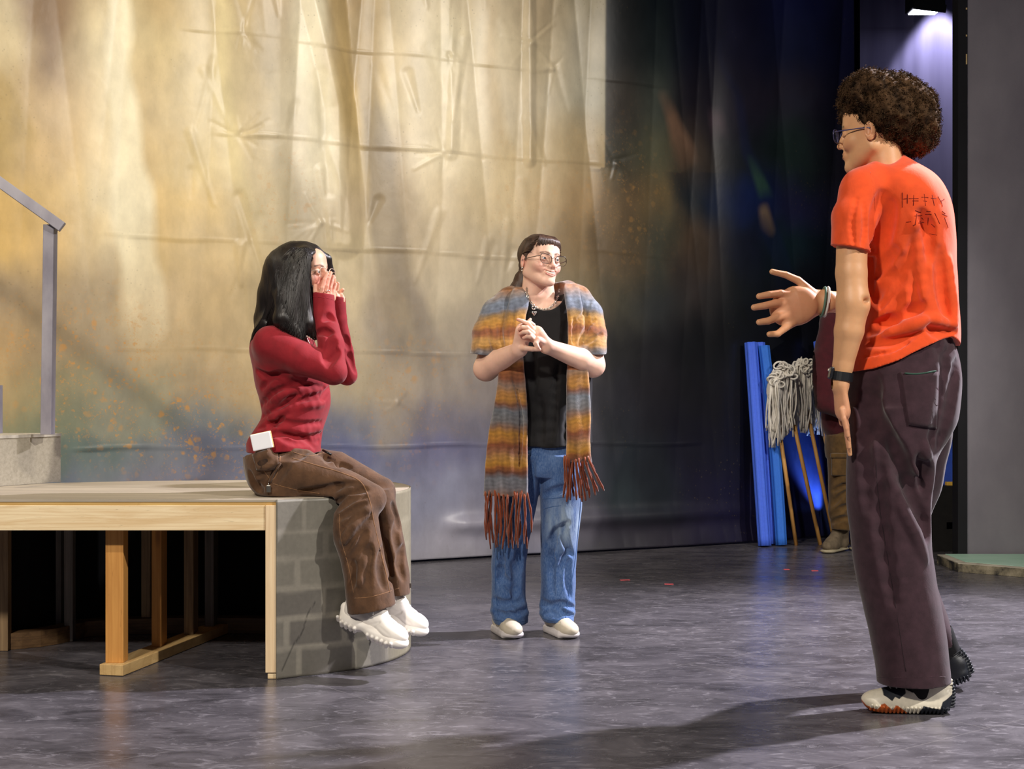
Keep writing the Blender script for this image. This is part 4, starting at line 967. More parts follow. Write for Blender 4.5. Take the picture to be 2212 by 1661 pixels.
    w.add(cap(B(1108, 700, -.01), B(1100, 756, -.02), .05, .052), .03).add(cap(B(1248, 700, -.01), B(1250, 750, -.02), .038, .04), .03)
    w.add(loft([(B(0, v)[2], B(1178, v)[0], YB_+.14, ww*PX, .09) for v, ww in ((640, 60), (690, 84), (780, 90), (900, 82))]), .03)
    w.cut(lambda X, Y, Z: (B(0, 768)[2]-Z-.10*(X-B(1050, 0)[0])*(X < B(1175, 0)[0])+.25*np.maximum(X-B(1262, 0)[0], 0)*0)*1.0+0*Y)
    # right end of the shawl sleeve slopes up towards the body
    w.sub(cap(B(1050, 790, -.012), B(1052, 760, -.012), .056, .050), .006); w.sub(cap(B(1283, 790, -.012), B(1283, 768, -.012), .050, .044), .006)
    w.sub(cap(B(1150, 800, -.2), B(1124, 757, -.2), .03), .001)
    # opening over the chest
    rows = [(612, 1176, 50), (640, 1177, 49), (680, 1178, 54), (720, 1180, 60), (776, 1180, 62)]
    w.sub(loft([(B(0, v)[2], B(u, v)[0], YB_-.12, ww*PX*1.0, .19) for v, u, ww in rows], boxy=True), .010)
    w.sub(loft([(B(0, v)[2], B(1176, v)[0], YB_+.06, ww*PX, .10) for v, ww in ((590, 46), (640, 46), (680, 50))]), .010)
    pw = w
    lrows = [(618, 1128, 14, .030), (632, 1124, 20, -.012), (655, 1120, 22, -.040), (700, 1112, 22, -.060), (760, 1106, 24, -.070), (850, 1105, 32, -.078), (930, 1098, 42, -.080), (1000, 1094, 45, -.082), (1068, 1092, 47, -.084)]
    pw.add(loft([(B(0, v)[2], B(u, v)[0], YB_+dy, ww*PX, .012) for v, u, ww, dy in lrows], True, (.006, 55, .4, 1.5)), .022)
    rrows = [(612, 1232, 12, .030), (628, 1235, 17, -.012), (655, 1238, 18, -.040), (700, 1242, 16, -.060), (760, 1246, 20, -.070), (830, 1247, 25, -.078), (900, 1248, 25, -.080), (960, 1247, 25, -.082), (996, 1248, 28, -.084)]
    pw.add(loft([(B(0, v)[2], B(u, v)[0], YB_+dy, ww*PX, .012) for v, u, ww, dy in rrows], True, (.005, 60, 1.4, 1.5)), .022)
    pw.crease([(1118, 840), (1126, 900), (1124, 980), (1120, 1060)], .007, .006, .004)
    pw.crease([(1104, 810), (1117, 850), (1120, 880)], .005, .006)
    for c in ([(1240, 700), (1262, 676), (1275, 650)], [(1252, 745), (1262, 715), (1285, 690)], [(1258, 750), (1275, 735), (1300, 722)], [(1240, 690), (1238, 740)], [(1078, 705), (1084, 740), (1088, 765)], [(1050, 700), (1062, 735), (1070, 768)], [(1110, 660), (1104, 720), (1106, 760)], [(1262, 660), (1268, 700), (1262, 735)]):
        w.crease(c, .005, .012)
    w.disp(lambda x, y, z: .0028*sn(x, y, z, 20, 3)+.0009*sn(x, y, z, 120, 2))
    M_shawl = attr_mat('mohair_shawl', .95, .15, .5, 300, 0, .7, .25)
    sh = build_field('shawl', w, M_shawl, root, spaint)
    # loose mohair fibres standing off the shawl
    me = sh.data; n = len(me.vertices); co = np.empty(n*3, np.float32); me.vertices.foreach_get('co', co); co = co.reshape(-1, 3)
    no = np.empty(n*3, np.float32); me.vertices.foreach_get('normal', no); no = no.reshape(-1, 3)
    rg = np.random.default_rng(4); pick = rg.choice(n, 40000, replace=True); Q = co[pick]+rg.normal(0, .0015, (40000, 3)); N = no[pick]
    D = N*.75+rg.normal(0, .45, Q.shape)+np.array([0, 0, -.5]); D /= np.linalg.norm(D, axis=1)[:, None]
    S_ = np.cross(D, rg.normal(0, 1, Q.shape)); S_ /= np.linalg.norm(S_, axis=1)[:, None]; Ln = rg.uniform(.002, .0055, (40000, 1))
    Q0 = Q-N*.001; V = np.concatenate([Q0-S_*.0002, Q0+S_*.0002, Q0+D*Ln]); F = np.stack([np.arange(40000), np.arange(40000)+40000, np.arange(40000)+80000], 1)
    cc = spaint(V+np.array(root.location)*0); cc[80000:] = cc[:40000]
    o = link('mohair_fuzz', mesh_from('mohair_fuzz', V, F, cc), M_shawl, sh, smooth=False); o['kind'] = 'stuff'
    # fringe
    r = random.Random(11); M_fr = attr_mat('rust_fringe', .95, .15, .5, 500, 0, .5, .3)
    def fr(u0, v0, u1, v1, sw, dy):
        m = 10; c = []; ph = r.uniform(0, 6)
        for i in range(m):
            t = i/(m-1); c.append(B(u0+(u1-u0)*t+sw*math.sin(t*4.5+ph), v0+(v1-v0)*t, (-.084 if i == 0 else dy-.010*math.sin(t*3)+.006*math.sin(ph+t*5))))
        mb = MB(); mb.tube(c, [.0045+.0012*math.sin(i*2.1+ph) for i in range(m-1)]+[.003], 7)
        V = np.array(mb.V); col = np.tile(lin((124, 54, 28)), (len(V), 1)); col = mix(col, blob(V, B(u0, v0, dy), (.05, .05, .03), 1.0)*.6, lin((180, 98, 52)))
        rel = mesh_from('fringe_tassel', V, mb.F, col); o = link('fringe_tassel', rel, M_fr, sh)
    for i in range(24):
        u0 = 1046+i*4.0+r.uniform(-1, 1); fr(u0, 1058+r.uniform(-3, 3), u0+r.uniform(-9, 11)+(6 if i < 3 else 0)*-.5, 1165+r.uniform(-18, 22), r.uniform(1, 4), -.088+r.uniform(-.012, .012))
    for u0, u1, v1 in ((1222, 1216, 1075), (1228, 1222, 1084), (1234, 1238, 1072), (1240, 1243, 1080), (1246, 1250, 1076), (1251, 1263, 1082), (1257, 1272, 1076), (1262, 1290, 1062), (1267, 1300, 1052), (1271, 1302, 1060), (1244, 1256, 1084), (1225, 1218, 1068), (1237, 1232, 1080), (1254, 1258, 1070), (1259, 1266, 1060), (1265, 1284, 1070), (1231, 1226, 1079)): fr(u0, 984, u1, v1, r.uniform(1, 3), -.088+r.uniform(-.01, .01))
    # jeans
    j = Field(B(1040, 1362, 0)+np.array([0, -.15, 0]), B(1275, 940, 0)+np.array([0, .24, 0]), .0036)
    j.add(loft([(B(0, v)[2], B(u, v)[0], YB_+.05, ww*PX, ry) for v, u, ww, ry in ((953, 1180, 68, .090), (970, 1180, 76, .096), (1010, 1178, 84, .108), (1030, 1176, 84, .10))]), .01)
    L = [(985, 1132, 44, .095), (1040, 1122, 46, .095), (1100, 1113, 44, .085), (1160, 1105, 40, .078), (1230, 1100, 38, .072), (1290, 1099, 38, .074), (1320, 1100, 42, .082), (1338, 1102, 40, .080), (1349, 1104, 37, .075)]
    R = [(985, 1210, 44, .095), (1040, 1213, 46, .095), (1100, 1214, 45, .085), (1160, 1210, 41, .078), (1230, 1206, 38, .072), (1290, 1204, 38, .074), (1318, 1203, 40, .080), (1335, 1204, 37, .078), (1345, 1207, 33, .074)]
    for q in (L, R): j.add(loft([(B(0, v)[2], B(u, v)[0], YB_+.04, ww*PX, ry) for v, u, ww, ry in q]), .012)
    for c in ([(1180, 1180), (1200, 1150), (1226, 1130)], [(1184, 1210), (1196, 1175), (1200, 1140)], [(1216, 1130), (1222, 1170), (1236, 1200)], [(1225, 1185), (1212, 1230), (1206, 1270)], [(1196, 1190), (1192, 1240), (1194, 1280)], [(1230, 1210), (1226, 1250), (1232, 1290)], [(1170, 1300), (1190, 1312), (1215, 1305), (1240, 1312)], [(1175, 1325), (1200, 1322), (1238, 1328)],
              [(1075, 1230), (1095, 1260), (1125, 1290)], [(1066, 1296), (1090, 1305), (1130, 1296)], [(1068, 1320), (1100, 1330), (1136, 1318)], [(1110, 1215), (1116, 1250), (1110, 1290)], [(1150, 1000), (1146, 1040), (1150, 1080)], [(1130, 1170), (1122, 1200), (1124, 1230)], [(1176, 1070), (1200, 1060), (1240, 1050)], [(1085, 1200), (1080, 1260)]): j.crease(c, .011, .018, .0)
    j.disp(lambda x, y, z: .0038*sn(x, y, z*.6, 22, 6)+.0018*sn(x, y, z, 60, 2)+.0022*np.sin(150*z+5*np.sin(30*x))*np.clip((B(0, 1285)[2]-z)*22, 0, 1)*np.clip(1-abs(z-B(0, 1320)[2])*18, 0, 1))
    for q, zc in ((L, 1347), (R, 1345)): j.sub(loft([(B(0, v)[2], B(q[-1][1], v)[0], YB_+.04, 29*PX, .060) for v in (1334, 1350, 1362)]), .003)
    # denim
    t = NT('blue_denim'); n1 = t.noise(7, 6, .6, t.co((1, 1, .5))); base = t.ramp(n1, [(.3, L4(42, 70, 118)), (.55, L4(60, 92, 144)), (.75, L4(92, 124, 174))])
    kn = t.n('ShaderNodeVectorMath', operation='DISTANCE'); ge = t.n('ShaderNodeTexCoord'); t.l(ge.outputs['Object'], kn.inputs[0])
    off = B(1226, 1130, -.03); kn.inputs[1].default_value = tuple(off)
    base = t.mix(t.math('MULTIPLY', t.ramp(kn.outputs['Value'], [(.02, 1.0), (.13, 0.0)]), t.ramp(t.noise(16, 4, .6, t.co((2.4, 2.4, .7))), [(.35, 0.1), (.6, .85)])), base, L4(176, 196, 210))
    wv = t.n('ShaderNodeTexWave', bands_direction='DIAGONAL'); wv.inputs['Scale'].default_value = 260; wv.inputs['Distortion'].default_value = 2; t.l(t.co(), wv.inputs['Vector'])
    base = t.mix(t.ramp(t.noise(260, 3, .7, t.co((1, 1, .3))), [(.4, 0.0), (.7, .35)]), base, L4(140, 166, 202))
    t.col(base).rough(.85, .25).bump(t.noise(700, 1), .25, .001).bump(t.noise(26, 4, .6, t.co((1, 1, .5)), .8), .35, .008); t.set(Sheen_Weight=.2)
    jn = build_field('jeans', j, t.m, root)
    M_seam = cloth('denim_seam', (58, 92, 142), 500, .9)
    def seam(name, uv, r_, mat): 
        pts = [j.hit(*q) for q in catmull(uv, 8)]; pts = [p for p in pts if p is not None]
        if len(pts) > 2: MB().tube(pts, r_, 5).build(name, mat, jn, smooth=True)
    seam('outer_seam', [(1251, 1010), (1254, 1080), (1248, 1150), (1241, 1220), (1228, 1290), (1222, 1335)], .0026, M_seam)
    seam('outer_seam', [(1072, 1190), (1070, 1260), (1076, 1330)], .0022, M_seam)
    seam('knee_seam', [(1172, 1078), (1200, 1076), (1225, 1072)], .0016, M_seam); seam('knee_seam', [(1174, 1100), (1190, 1095), (1212, 1092)], .0016, M_seam)
    seam('hem_stitching', [(1066, 1337), (1085, 1342), (1110, 1345), (1136, 1340)], .0018, M_seam); seam('hem_stitching', [(1172, 1334), (1190, 1340), (1215, 1338), (1238, 1330)], .0018, M_seam)
    # shoes
    cream = plain('cream_leather', (208, 198, 178), .4, .45, .06); white = plain('white_rubber', (214, 208, 208), .5); lace = plain('cream_laces', (222, 214, 198), .8)
    for (u, v, yw, dy) in ((1098, 1373, 16, 0), (1214, 1372, 20, 0)):
        Yg = FPX/(v-4-CV); p = P(u-4, v, Yg); s = shoe_frame((p[0], YB_+.02, .0005), yw, 0, 0, .96); low_shoe(s, root, (cream, white, lace))
        an = Field(s(0, .055, .06)-.06, s(0, .055, .16)+.06, .004); an.add(cap(s(0, .058, .05), s(0, .05, .16), .030, .034), .005)
        build_field('sock', an, cloth('grey_sock', (120, 116, 124), 400), root)
    # necklace
    neck = empty('necklace', B(1176, 660, -.05)); bpy_parent(neck, root)
    path = catmull([(1138, 622), (1139, 638), (1146, 652), (1158, 664), (1172, 669), (1186, 666), (1198, 655), (1206, 640), (1208, 626)], 9)
    prev = None; links = MB(); ii = 0
    def surf(u, v):
        c = [q for q in (f.hit(u, v), tshirt.hit(u, v), w.hit(u, v)) if q is not None]
        return min(c, key=lambda q: q[1])+np.array([0, -.004, 0])
    tshirt = t_f
    for (u, v) in path[::1]:
        p = surf(u, v)
        if prev is None or np.linalg.norm(p-prev) > .0040:
            d = (p-prev) if prev is not None else np.array([0, 0, -1.0]); d /= np.linalg.norm(d)+1e-9
            sd = np.cross(d, (0, -1, 0)); sd /= np.linalg.norm(sd)+1e-9; q = sd*(.0045)+np.array([0, -.0015, 0]) if ii % 2 else sd*.003+np.array([0, -.004, 0])
            lp = [p+q*math.cos(a_)+d*.0042*math.sin(a_) for a_ in np.linspace(0, 2*math.pi, 9)[:-1]]
            links.tube(lp, .0013, 5, closed=True); prev = p; ii += 1
    links.build('chain', M_silver, neck, smooth=True)
    p = surf(1153, 665)+np.array([0, -.004, 0])
    rg_ = MB(); rg_.tube([p+np.array([.0065*math.cos(a_), 0, .0065*math.sin(a_)]) for a_ in np.linspace(0, 2*math.pi, 17)[:-1]], .0034, 7, closed=True); rg_.build('clasp_ring', M_silver, neck, smooth=True)
    p = surf(1154, 677)+np.array([0, -.003, 0]); hf = Field(p-.018, p+.018, .0012)
    hf.add(cap(p+(-.0045, 0, .003), p+(0, 0, -.008), .0062, .0022, ((0, 1, 0), .5)), .002).add(cap(p+(.0045, 0, .003), p+(0, 0, -.008), .0062, .0022, ((0, 1, 0), .5)), .002)
    build_field('heart_pendant', hf, M_silver, neck)
    return root

person_middle()
# ================================================================ PERSON SEATED ON THE PLATFORM
def person_seated():
    Y0 = 5.12; px = Y0/FPX
    def B(u, v, dy=0.0): return P(u, v, Y0+dy)
    root = empty('person', (B(640, 0)[0], Y0, PH), 'person in dark red top sitting on the platform, hands cupped at the mouth', 'person')
    HM = rotm(68, -2, 0); H = Frame(B(655, 592, .0), HM, .95)
    f = Field(B(655, 592, 0)+np.array([-.13, -.14, -.30]), B(655, 592, 0)+np.array([.14, .14, .15]), .0019)
    head_prims(f, H, 0.0, False)
    f.add(cap(B(650, 640, .02), B(640, 712, .03), .046, .052), .015).add(ell(B(636, 735, .02), (.07, .12, .05)), .03)
    hp = head_paint(H, (224, 172, 144), (168, 92, 84), (206, 122, 104), .4, (40, 28, 24))
    # hands
    a = Field(B(655, 720, 0)+np.array([0, -.20, 0]), B(755, 575, 0)+np.array([0, .22, 0]), .0021)
    def hand(w, pr, pl, fing, thumb, nrm):
        a.add(cap(w, pr, .024, .033, (nrm, .5)), .01); a.add(cap(w, pl, .024, .030, (nrm, .5)), .01)
        base = a.d.copy()
        def fg(pts, r0, r1):
            g = Field.__new__(Field); g.__dict__ = dict(a.__dict__); g.d = base.copy(); n = len(pts)
            for i in range(n-1): g.add(cap(pts[i], pts[i+1], r0+(r1-r0)*i/(n-1), r0+(r1-r0)*(i+1)/(n-1)), .005 if i == 0 else .002)
            np.minimum(a.d, g.d, out=a.d)
        for pts in fing: fg(pts, .0088, .0062)
        fg(thumb, .0115, .0088)
    hand(B(697, 668, -.055), B(694, 642, -.07), B(708, 640, -.045),
         [[B(692, 640, -.085), B(696, 622, -.090), B(701, 604, -.085), B(707, 591, -.078)],
          [B(702, 641, -.078), B(706, 618, -.080), B(710, 602, -.074), B(715, 589.5, -.066)],
          [B(709, 642, -.062), B(713, 622, -.062), B(717, 608, -.056), B(720, 597, -.050)],
          [B(715, 642, -.044), B(719, 630, -.042), B(722, 622, -.038), B(725, 614, -.034)]],
         [B(692, 655, -.07), B(685, 642, -.078), B(681, 629, -.084), B(681, 618, -.084)], (.35, -.9, 0))
    hand(B(726, 668, .055), B(716, 645, .05), B(730, 648, .06),
         [[B(712, 640, .04), B(712, 622, .03), B(714, 606, .028), B(716, 598, .026)],
          [B(718, 642, .05), B(719, 622, .044), B(722, 606, .04), B(722, 600, .036)],
          [B(724, 644, .058), B(727, 630, .056), B(729, 618, .052), B(730, 612, .048)],
          [B(730, 646, .062), B(733, 636, .060), B(737, 630, .056), B(740.5, 625.5, .050)]],
         [B(706, 655, .05), B(700, 640, .03), B(697, 628, .02), B(697, 618, .02)], (.5, .85, 0))
    def paint(V):
        c = hp(V); m = blob(V, B(705, 610, -.06), (.06, .12, .05), .6)
        c = mix(c, m*.45, lin((224, 132, 118))); return c
    build_field('body', [f, a], M_skin, root, paint); eyes(H, root, (60, 44, 34), (0, 0))
    glasses(H, root, M_clearframe, .0245, .0195, .0009, -.110, -.004, 0.0, (-1,), .034)
    MB().tube([B(708, 628, -.0895)+np.array([.0085*math.cos(q)*1.0, .0085*math.sin(q), .0015*math.cos(q)]) for q in np.linspace(0, 2*math.pi, 15)[:-1]], .0013, 5, closed=True).build('ring', M_silver, root, smooth=True)
    # hair ------------------------------------------------------------------
    g = Field(B(520, 770, 0)+np.array([0, -.20, 0]), B(735, 512, 0)+np.array([0, .20, 0]), .0032)
    g.add(H.ell((0, .016, .036), (.084, .100, .090)), .01)
    fall = [B(628, 590, .0), B(610, 640, .0), B(594, 690, .0), B(572, 724, .01)]
    g.chain(fall, [.100, .090, .074, .045], .03)
    g.chain([B(640, 590, -.075), B(628, 640, -.10), B(618, 690, -.125), B(645, 722, -.135)], [.05, .052, .045, .028], .06)
    g.chain([B(662, 556, -.074), B(656, 598, -.092), B(652, 650, -.108), B(662, 700, -.114), B(680, 728, -.10)], [.028, .026, .030, .030, .014], .045)
    g.chain([B(640, 590, .08), B(625, 650, .10), B(600, 700, .10), B(590, 725, .10)], [.05, .05, .045, .03], .03)
    g.chain([B(585, 705, -.06), B(560, 728, -.05), B(546, 742, -.04)], [.05, .030, .010], .02)
    g.chain([B(676, 545, .02), B(704, 560, .045), B(712, 590, .06), B(708, 640, .06)], [.03, .020, .018, .02], .02)
    g.sub(H.ell((-.030, -.100, -.018), (.066, .066, .092)), .006)
    g.sub(cap(B(700, 600, -.08), B(700, 660, -.09), .026, .03), .006)
    g.disp(lambda x, y, z: .0016*np.sin(75*(x+.3*z)+1.5*np.sin(21*(x+.3*z)))+.0010*np.sin(190*(x+.3*z)+2*np.sin(43*(x+.3*z))))
    for c in () and ([(600, 600), (590, 650), (570, 720)], [(625, 590), (618, 650), (604, 705)], [(650, 600), (640, 655), (642, 710)], [(655, 560), (640, 600), (632, 660), (636, 715)], [(610, 560), (596, 620), (580, 690)]): g.crease(c, .005, .008)
    hr = build_field('hair', g, M_black_hair, root, None, 28)
    r = random.Random(6); cv = []
    def lay(uv, out):
        pts = []
        for q in catmull(uv, 5):
            h = g.hit(*q)
            if h is not None: pts.append(h+np.array([0, -out, 0]))
        return pts
    for i in range(420):
        t = r.random(); s0 = r.uniform(0, 1)
        u0 = 650+r.uniform(-24, 24); v0 = 536+r.uniform(-2, 16)
        ue = 545+132*t; ve = 728+10*math.sin(t*9)+r.uniform(-16, 8); um = 592+88*t+r.uniform(-6, 6)
        p = lay([(u0, v0), (um*.6+u0*.4+(-14 if t < .5 else 2), 570), (um, 630), ((um+ue)/2, 690), (ue, ve)], .0035)
        if len(p) > 6:
            p = np.array(p)
            for _ in range(14): p[1:-1] = (p[:-2]+p[1:-1]*2+p[2:])/4
            p = list(p)
        if len(p) > 6: p[-1] = p[-1]+np.array([r.uniform(-.004, .004), -.001, -.008]); cv.append(p)
    strands('hair_locks', cv, .0022, M_black_hair, hr, 3, .2)
    wisp = [[B(546+i*3.2, 724+i*.8, -.05), B(541+i*3.6, 738+i*.9, -.052), B(538+i*4+r.uniform(-3, 3), 748+i*.5+r.uniform(-6, 5), -.05)] for i in range(15)]
    strands('hair_tips', [catmull(c, 3) for c in wisp], .0035, M_black_hair, hr, 3, .1)
    # red top ----------------------------------------------------------------
    t = Field(B(515, 995, 0)+np.array([0, -.27, 0]), B(790, 620, 0)+np.array([0, .26, 0]), .0036)
    rows = [(712, 622, 34, .09), (728, 612, 60, .155), (750, 611, 71, .168), (790, 621, 75, .165), (830, 630, 79, .155), (870, 637, 75, .145), (900, 634, 70, .142), (930, 622, 74, .155), (955, 613, 80, .165), (978, 612, 80, .165)]
    t.add(loft([(B(0, v)[2], B(u, v)[0], Y0+.01, w*px, ry) for v, u, w, ry in rows]), .02)
    t.add(cap(B(640, 700, .02), B(632, 720, .02), .056, .07), .02)
    t.add(ell(B(676, 800, .03), (.058, .12, .055)), .03)
    t.chain([B(586, 742, -.125), B(650, 775, -.150), B(722, 802, -.155)], [.064, .058, .045], .03)
    t.chain([B(722, 803, -.155), B(716, 745, -.125), B(700, 680, -.075), B(697, 640, -.062)], [.045, .044, .039, .042], .012)
    t.chain([B(610, 745, .125), B(690, 790, .13), B(750, 810, .125)], [.062, .05, .036], .03)
    t.chain([B(750, 812, .125), B(742, 760, .10), B(729, 690, .07), B(724, 634, .056)], [.036, .035, .034, .037], .012)
    # open cuffs, cut level
    for c, d0, R, q in () and ((B(697, 634, -.062), np.array([.02, 0, 1.0]), .035, 0), (B(724, 640, .058), np.array([0, 0, 1.0]), .023, 0)):
        t.sub(cap(c, c+d0*.05, R, R), .002)
    m_ = lambda X, Y, Z: np.where(X > B(665, 0)[0], Z-(B(0, 632)[2]-.12*(X-B(673, 0)[0])), -1.0)
    t.cut(lambda X, Y, Z: m_(X, Y, Z)+0*Y)
    # slanting hem
    t.cut(lambda X, Y, Z: (B(0, 972)[2]-Z-.18*np.maximum(X-B(640, 0)[0], 0)-.35*np.maximum(B(600, 0)[0]-X, 0))+0*Y)
    for c in ([(566, 838), (590, 812), (620, 808)], [(556, 800), (575, 812), (600, 806)], [(560, 880), (590, 850), (640, 830)], [(562, 900), (600, 885), (630, 850)], [(600, 890), (640, 850), (680, 838)], [(600, 905), (650, 870), (700, 845)], [(690, 870), (705, 850), (712, 838)], [(560, 925), (600, 912), (650, 918), (692, 912)], [(580, 912), (620, 925), (692, 930)], [(600, 940), (640, 955), (690, 952)], [(620, 935), (660, 945), (694, 938)], [(552, 940), (590, 920), (610, 900)], [(700, 770), (712, 745), (716, 720)], [(708, 790), (720, 770), (732, 760)], [(702, 780), (712, 765), (722, 735)], [(700, 690), (712, 684), (720, 690)], [(684, 720), (700, 715), (715, 722)], [(752, 760), (762, 780), (768, 800)], [(745, 730), (752, 740), (756, 752)],
              [(600, 812), (650, 832), (712, 838)], [(610, 930), (650, 940), (680, 965)], [(570, 945), (610, 935), (640, 945)]): t.crease(c, .008, .016)
    for c in ([(590, 865), (630, 845), (690, 842)], [(585, 900), (640, 880), (696, 872)], [(600, 922), (650, 930), (692, 925)], [(704, 775), (716, 755), (720, 728)]): t.crease(c, .006, .02, .002, True)
    t.disp(lambda x, y, z: .0022*sn(x, y, z, 26, 8)+.0010*sn(x, y, z, 75, 2))
    M_red = cloth('dark_red_jersey', (134, 22, 32), 900, .8, .07, .12, .12, .12)
    tp = build_field('red_top', t, M_red, root)
    def seam(fl, name, uv, r_, mat, par):
        pts = [fl.hit(*q) for q in catmull(uv, 8)]; pts = [p for p in pts if p is not None]
        if len(pts) > 2: return MB().tube(pts, r_, 5).build(name, mat, par, smooth=True)
    seam(t, 'cuff_seam', [(675, 641), (690, 642), (706, 644), (720, 648)], .0012, M_red, tp); seam(t, 'cuff_seam', [(724, 652), (732, 653), (737, 654)], .0012, M_red, tp)
    nk = tube_part('necklace', [[B(650, 690, -.10), B(660, 722, -.125), B(667, 738, -.128), B(673, 748, -.122), B(680, 735, -.08)]], .0014, M_silver, root)
    MB().box(B(663, 756, -.136), B(670, 742, -.130)).build('pendant', M_silver, nk, bevel=.001)
    # trousers ---------------------------------------------------------------
    j = Field(B(505, 1325, 0)+np.array([0, -.34, 0]), B(905, 935, 0)+np.array([0, .24, 0]), .0036)
    rows = [(955, 606, 70, .150), (968, 606, 74, .160), (985, 604, 78, .178), (1010, 604, 76, .185), (1040, 606, 72, .185), (1060, 612, 64, .18), (1070.5, 618, 56, .17)]
    j.add(loft([(B(0, v)[2], B(u, v)[0], Y0+.01, w*px, ry) for v, u, w, ry in rows]), .02)
    j.chain([B(600, 1006, -.085), B(700, 1034, -.11), B(800, 1078, -.16)], [.098, .068, .056], .03)
    j.chain([B(610, 1004, .09), B(720, 1015, .06), B(822, 1062, .00)], [.095, .068, .055], .03)
    nl = [(1058, 790, 28, .055), (1085, 783, 40, .066), (1110, 779, 47, .070), (1144, 782, 50, .072), (1200, 797, 47, .074), (1250, 808, 50, .078), (1285, 813, 51, .082), (1306, 815, 50, .082)]
    fl_ = [(1052, 826, 24, .05), (1085, 833, 24, .058), (1110, 838, 25, .060), (1150, 846, 26, .064), (1200, 852, 29, .066), (1240, 858, 29, .066), (1277, 861, 27, .066)]
    for q, dy in ((nl, -.185), (fl_, -.035)): j.add(loft([(B(0, v)[2], B(u, v)[0], Y0+dy-.015*((v-1060)/250.), w*px, ry) for v, u, w, ry in q]), .018)
    hem = lambda X, Y, Z: np.where((X > B(700, 0)[0]) & (Y < Y0-.10), (B(0, 1304)[2]+.20*np.maximum(X-B(775, 0)[0], 0))-Z, -1.0)
    j.cut(hem)
    j.cut(lambda X, Y, Z: Z-(B(0, 962)[2]-.18*np.maximum(X-B(640, 0)[0], 0)-.35*np.maximum(B(600, 0)[0]-X, 0))+0*Y)
    j.cut(lambda X, Y, Z: np.where((X < B(735, 0)[0]) & (Y > YF-.02), PH+.0015-Z, -1.0))
    j.sub(loft([(B(0, v)[2], B(815, v)[0], Y0-.20, 43*px, .068) for v in (1272, 1290, 1312)]), .003)
    j.sub(loft([(B(0, v)[2], B(861, v)[0], Y0-.05, 22*px, .054) for v in (1262, 1272, 1285)]), .003)
    for c in ([(712, 1075), (740, 1052), (775, 1046)], [(722, 1085), (752, 1062), (790, 1058)], [(735, 1100), (760, 1078), (788, 1072)], [(735, 1120), (765, 1100), (790, 1090)], [(740, 1150), (770, 1120), (800, 1110)], [(745, 1190), (768, 1150), (800, 1120)], [(752, 1215), (775, 1185), (790, 1150)], [(770, 1250), (785, 1210), (800, 1180)], [(795, 1270), (790, 1230), (800, 1190)], [(830, 1270), (822, 1225), (826, 1180)], [(845, 1262), (838, 1215), (832, 1170)], [(756, 1270), (764, 1240), (760, 1215)], [(860, 1120), (856, 1160), (866, 1200)], [(872, 1250), (864, 1215), (872, 1180)], [(850, 1090), (858, 1110), (862, 1140)],
              [(556, 1000), (585, 990), (600, 970)], [(560, 1030), (590, 1020), (612, 1004)], [(552, 1050), (575, 1040), (600, 1010)], [(540, 1020), (548, 1045), (565, 1060)], [(610, 990), (640, 985), (660, 975)], [(575, 965), (600, 975), (625, 968)], [(700, 985), (720, 1000), (755, 1010)], [(650, 1060), (700, 1058), (735, 1050)], [(585, 1055), (600, 1030), (625, 1002)]): j.crease(c, .009, .018)
    for c in ([(700, 1096), (735, 1068), (770, 1056)], [(742, 1170), (765, 1135), (795, 1100)], [(776, 1262), (783, 1225), (793, 1195)]): j.crease(c, .007, .02, .002, True)
    j.disp(lambda x, y, z: .0026*sn(x, y, z*.7, 30, 6)+.0014*sn(x, y, z, 80, 2))
    M_br = cloth('brown_twill', (84, 58, 38), 600, .85, .14, .2, .22, .3); M_bs = cloth('brown_stitching', (124, 88, 56), 600, .85)
    jt = build_field('trousers', j, M_br, root)
    seam(j, 'side_seam', [(632, 990), (680, 1004), (740, 1022), (780, 1042), (798, 1080), (808, 1130), (822, 1190), (834, 1240), (842, 1280)], .0020, M_bs, jt)
    seam(j, 'inner_seam', [(590, 1045), (640, 1058), (690, 1066)], .0016, M_bs, jt)
    seam(j, 'back_seam', [(733, 1110), (736, 1160), (752, 1220), (764, 1280)], .0016, M_bs, jt)
    seam(j, 'hem_seam', [(766, 1292), (795, 1290), (825, 1283), (862, 1270)], .0015, M_bs, jt)
    seam(j, 'pocket_seam', [(543, 966), (560, 1000), (585, 1035), (600, 1020), (606, 985)], .0015, M_bs, jt)
    seam(j, 'waistband_seam', [(590, 958), (630, 975), (665, 985), (700, 978)], .0015, M_bs, jt)
    zp = empty('zip_pull', B(581, 1040, -.19)); bpy_parent(zp, jt)
    p0 = j.hit(581, 1040); p1 = j.hit(581, 1058)
    MB().tube([p0+(0, -.003, 0), (p0+p1)/2+np.array([0, -.008, 0])], .002, 6).build('loop', M_silver, zp, smooth=True)
    MB().box(p1+np.array([-.008, -.012, -.008]), p1+np.array([.008, -.006, .016])).build('tag', plain('steel_tag', (120, 116, 110), .3, .5, .1, metal=.8), zp, bevel=.002)
    MB().tube([(j.hit(606, 1000)+np.array([0, -.004, 0])), j.hit(592, 1020)+np.array([0, -.005, 0]), j.hit(583, 1042)+np.array([0, -.005, 0])], .005, 6).build('strap', M_br, jt, smooth=True)
    MB().box(B(881, 1270, -.06), B(889, 1259, -.05)).build('hem_toggle', plain('toggle', (70, 62, 56), .4), jt, bevel=.002)
    bc = MB(); bc.tube([B(697, 972, -.02), B(708, 978, -.03), B(716, 982, -.03)], .004, 6); bc.build('belt_end', plain('black_belt', (18, 17, 18), .4), jt, smooth=True)
    # white phone in the back pocket: a thing of its own
    q = [j.hit(556, 975), j.hit(580, 985)]
    yy = min(t.hit(566, 945)[1], j.hit(566, 985)[1])-.006; c0 = P(565, 953, yy)
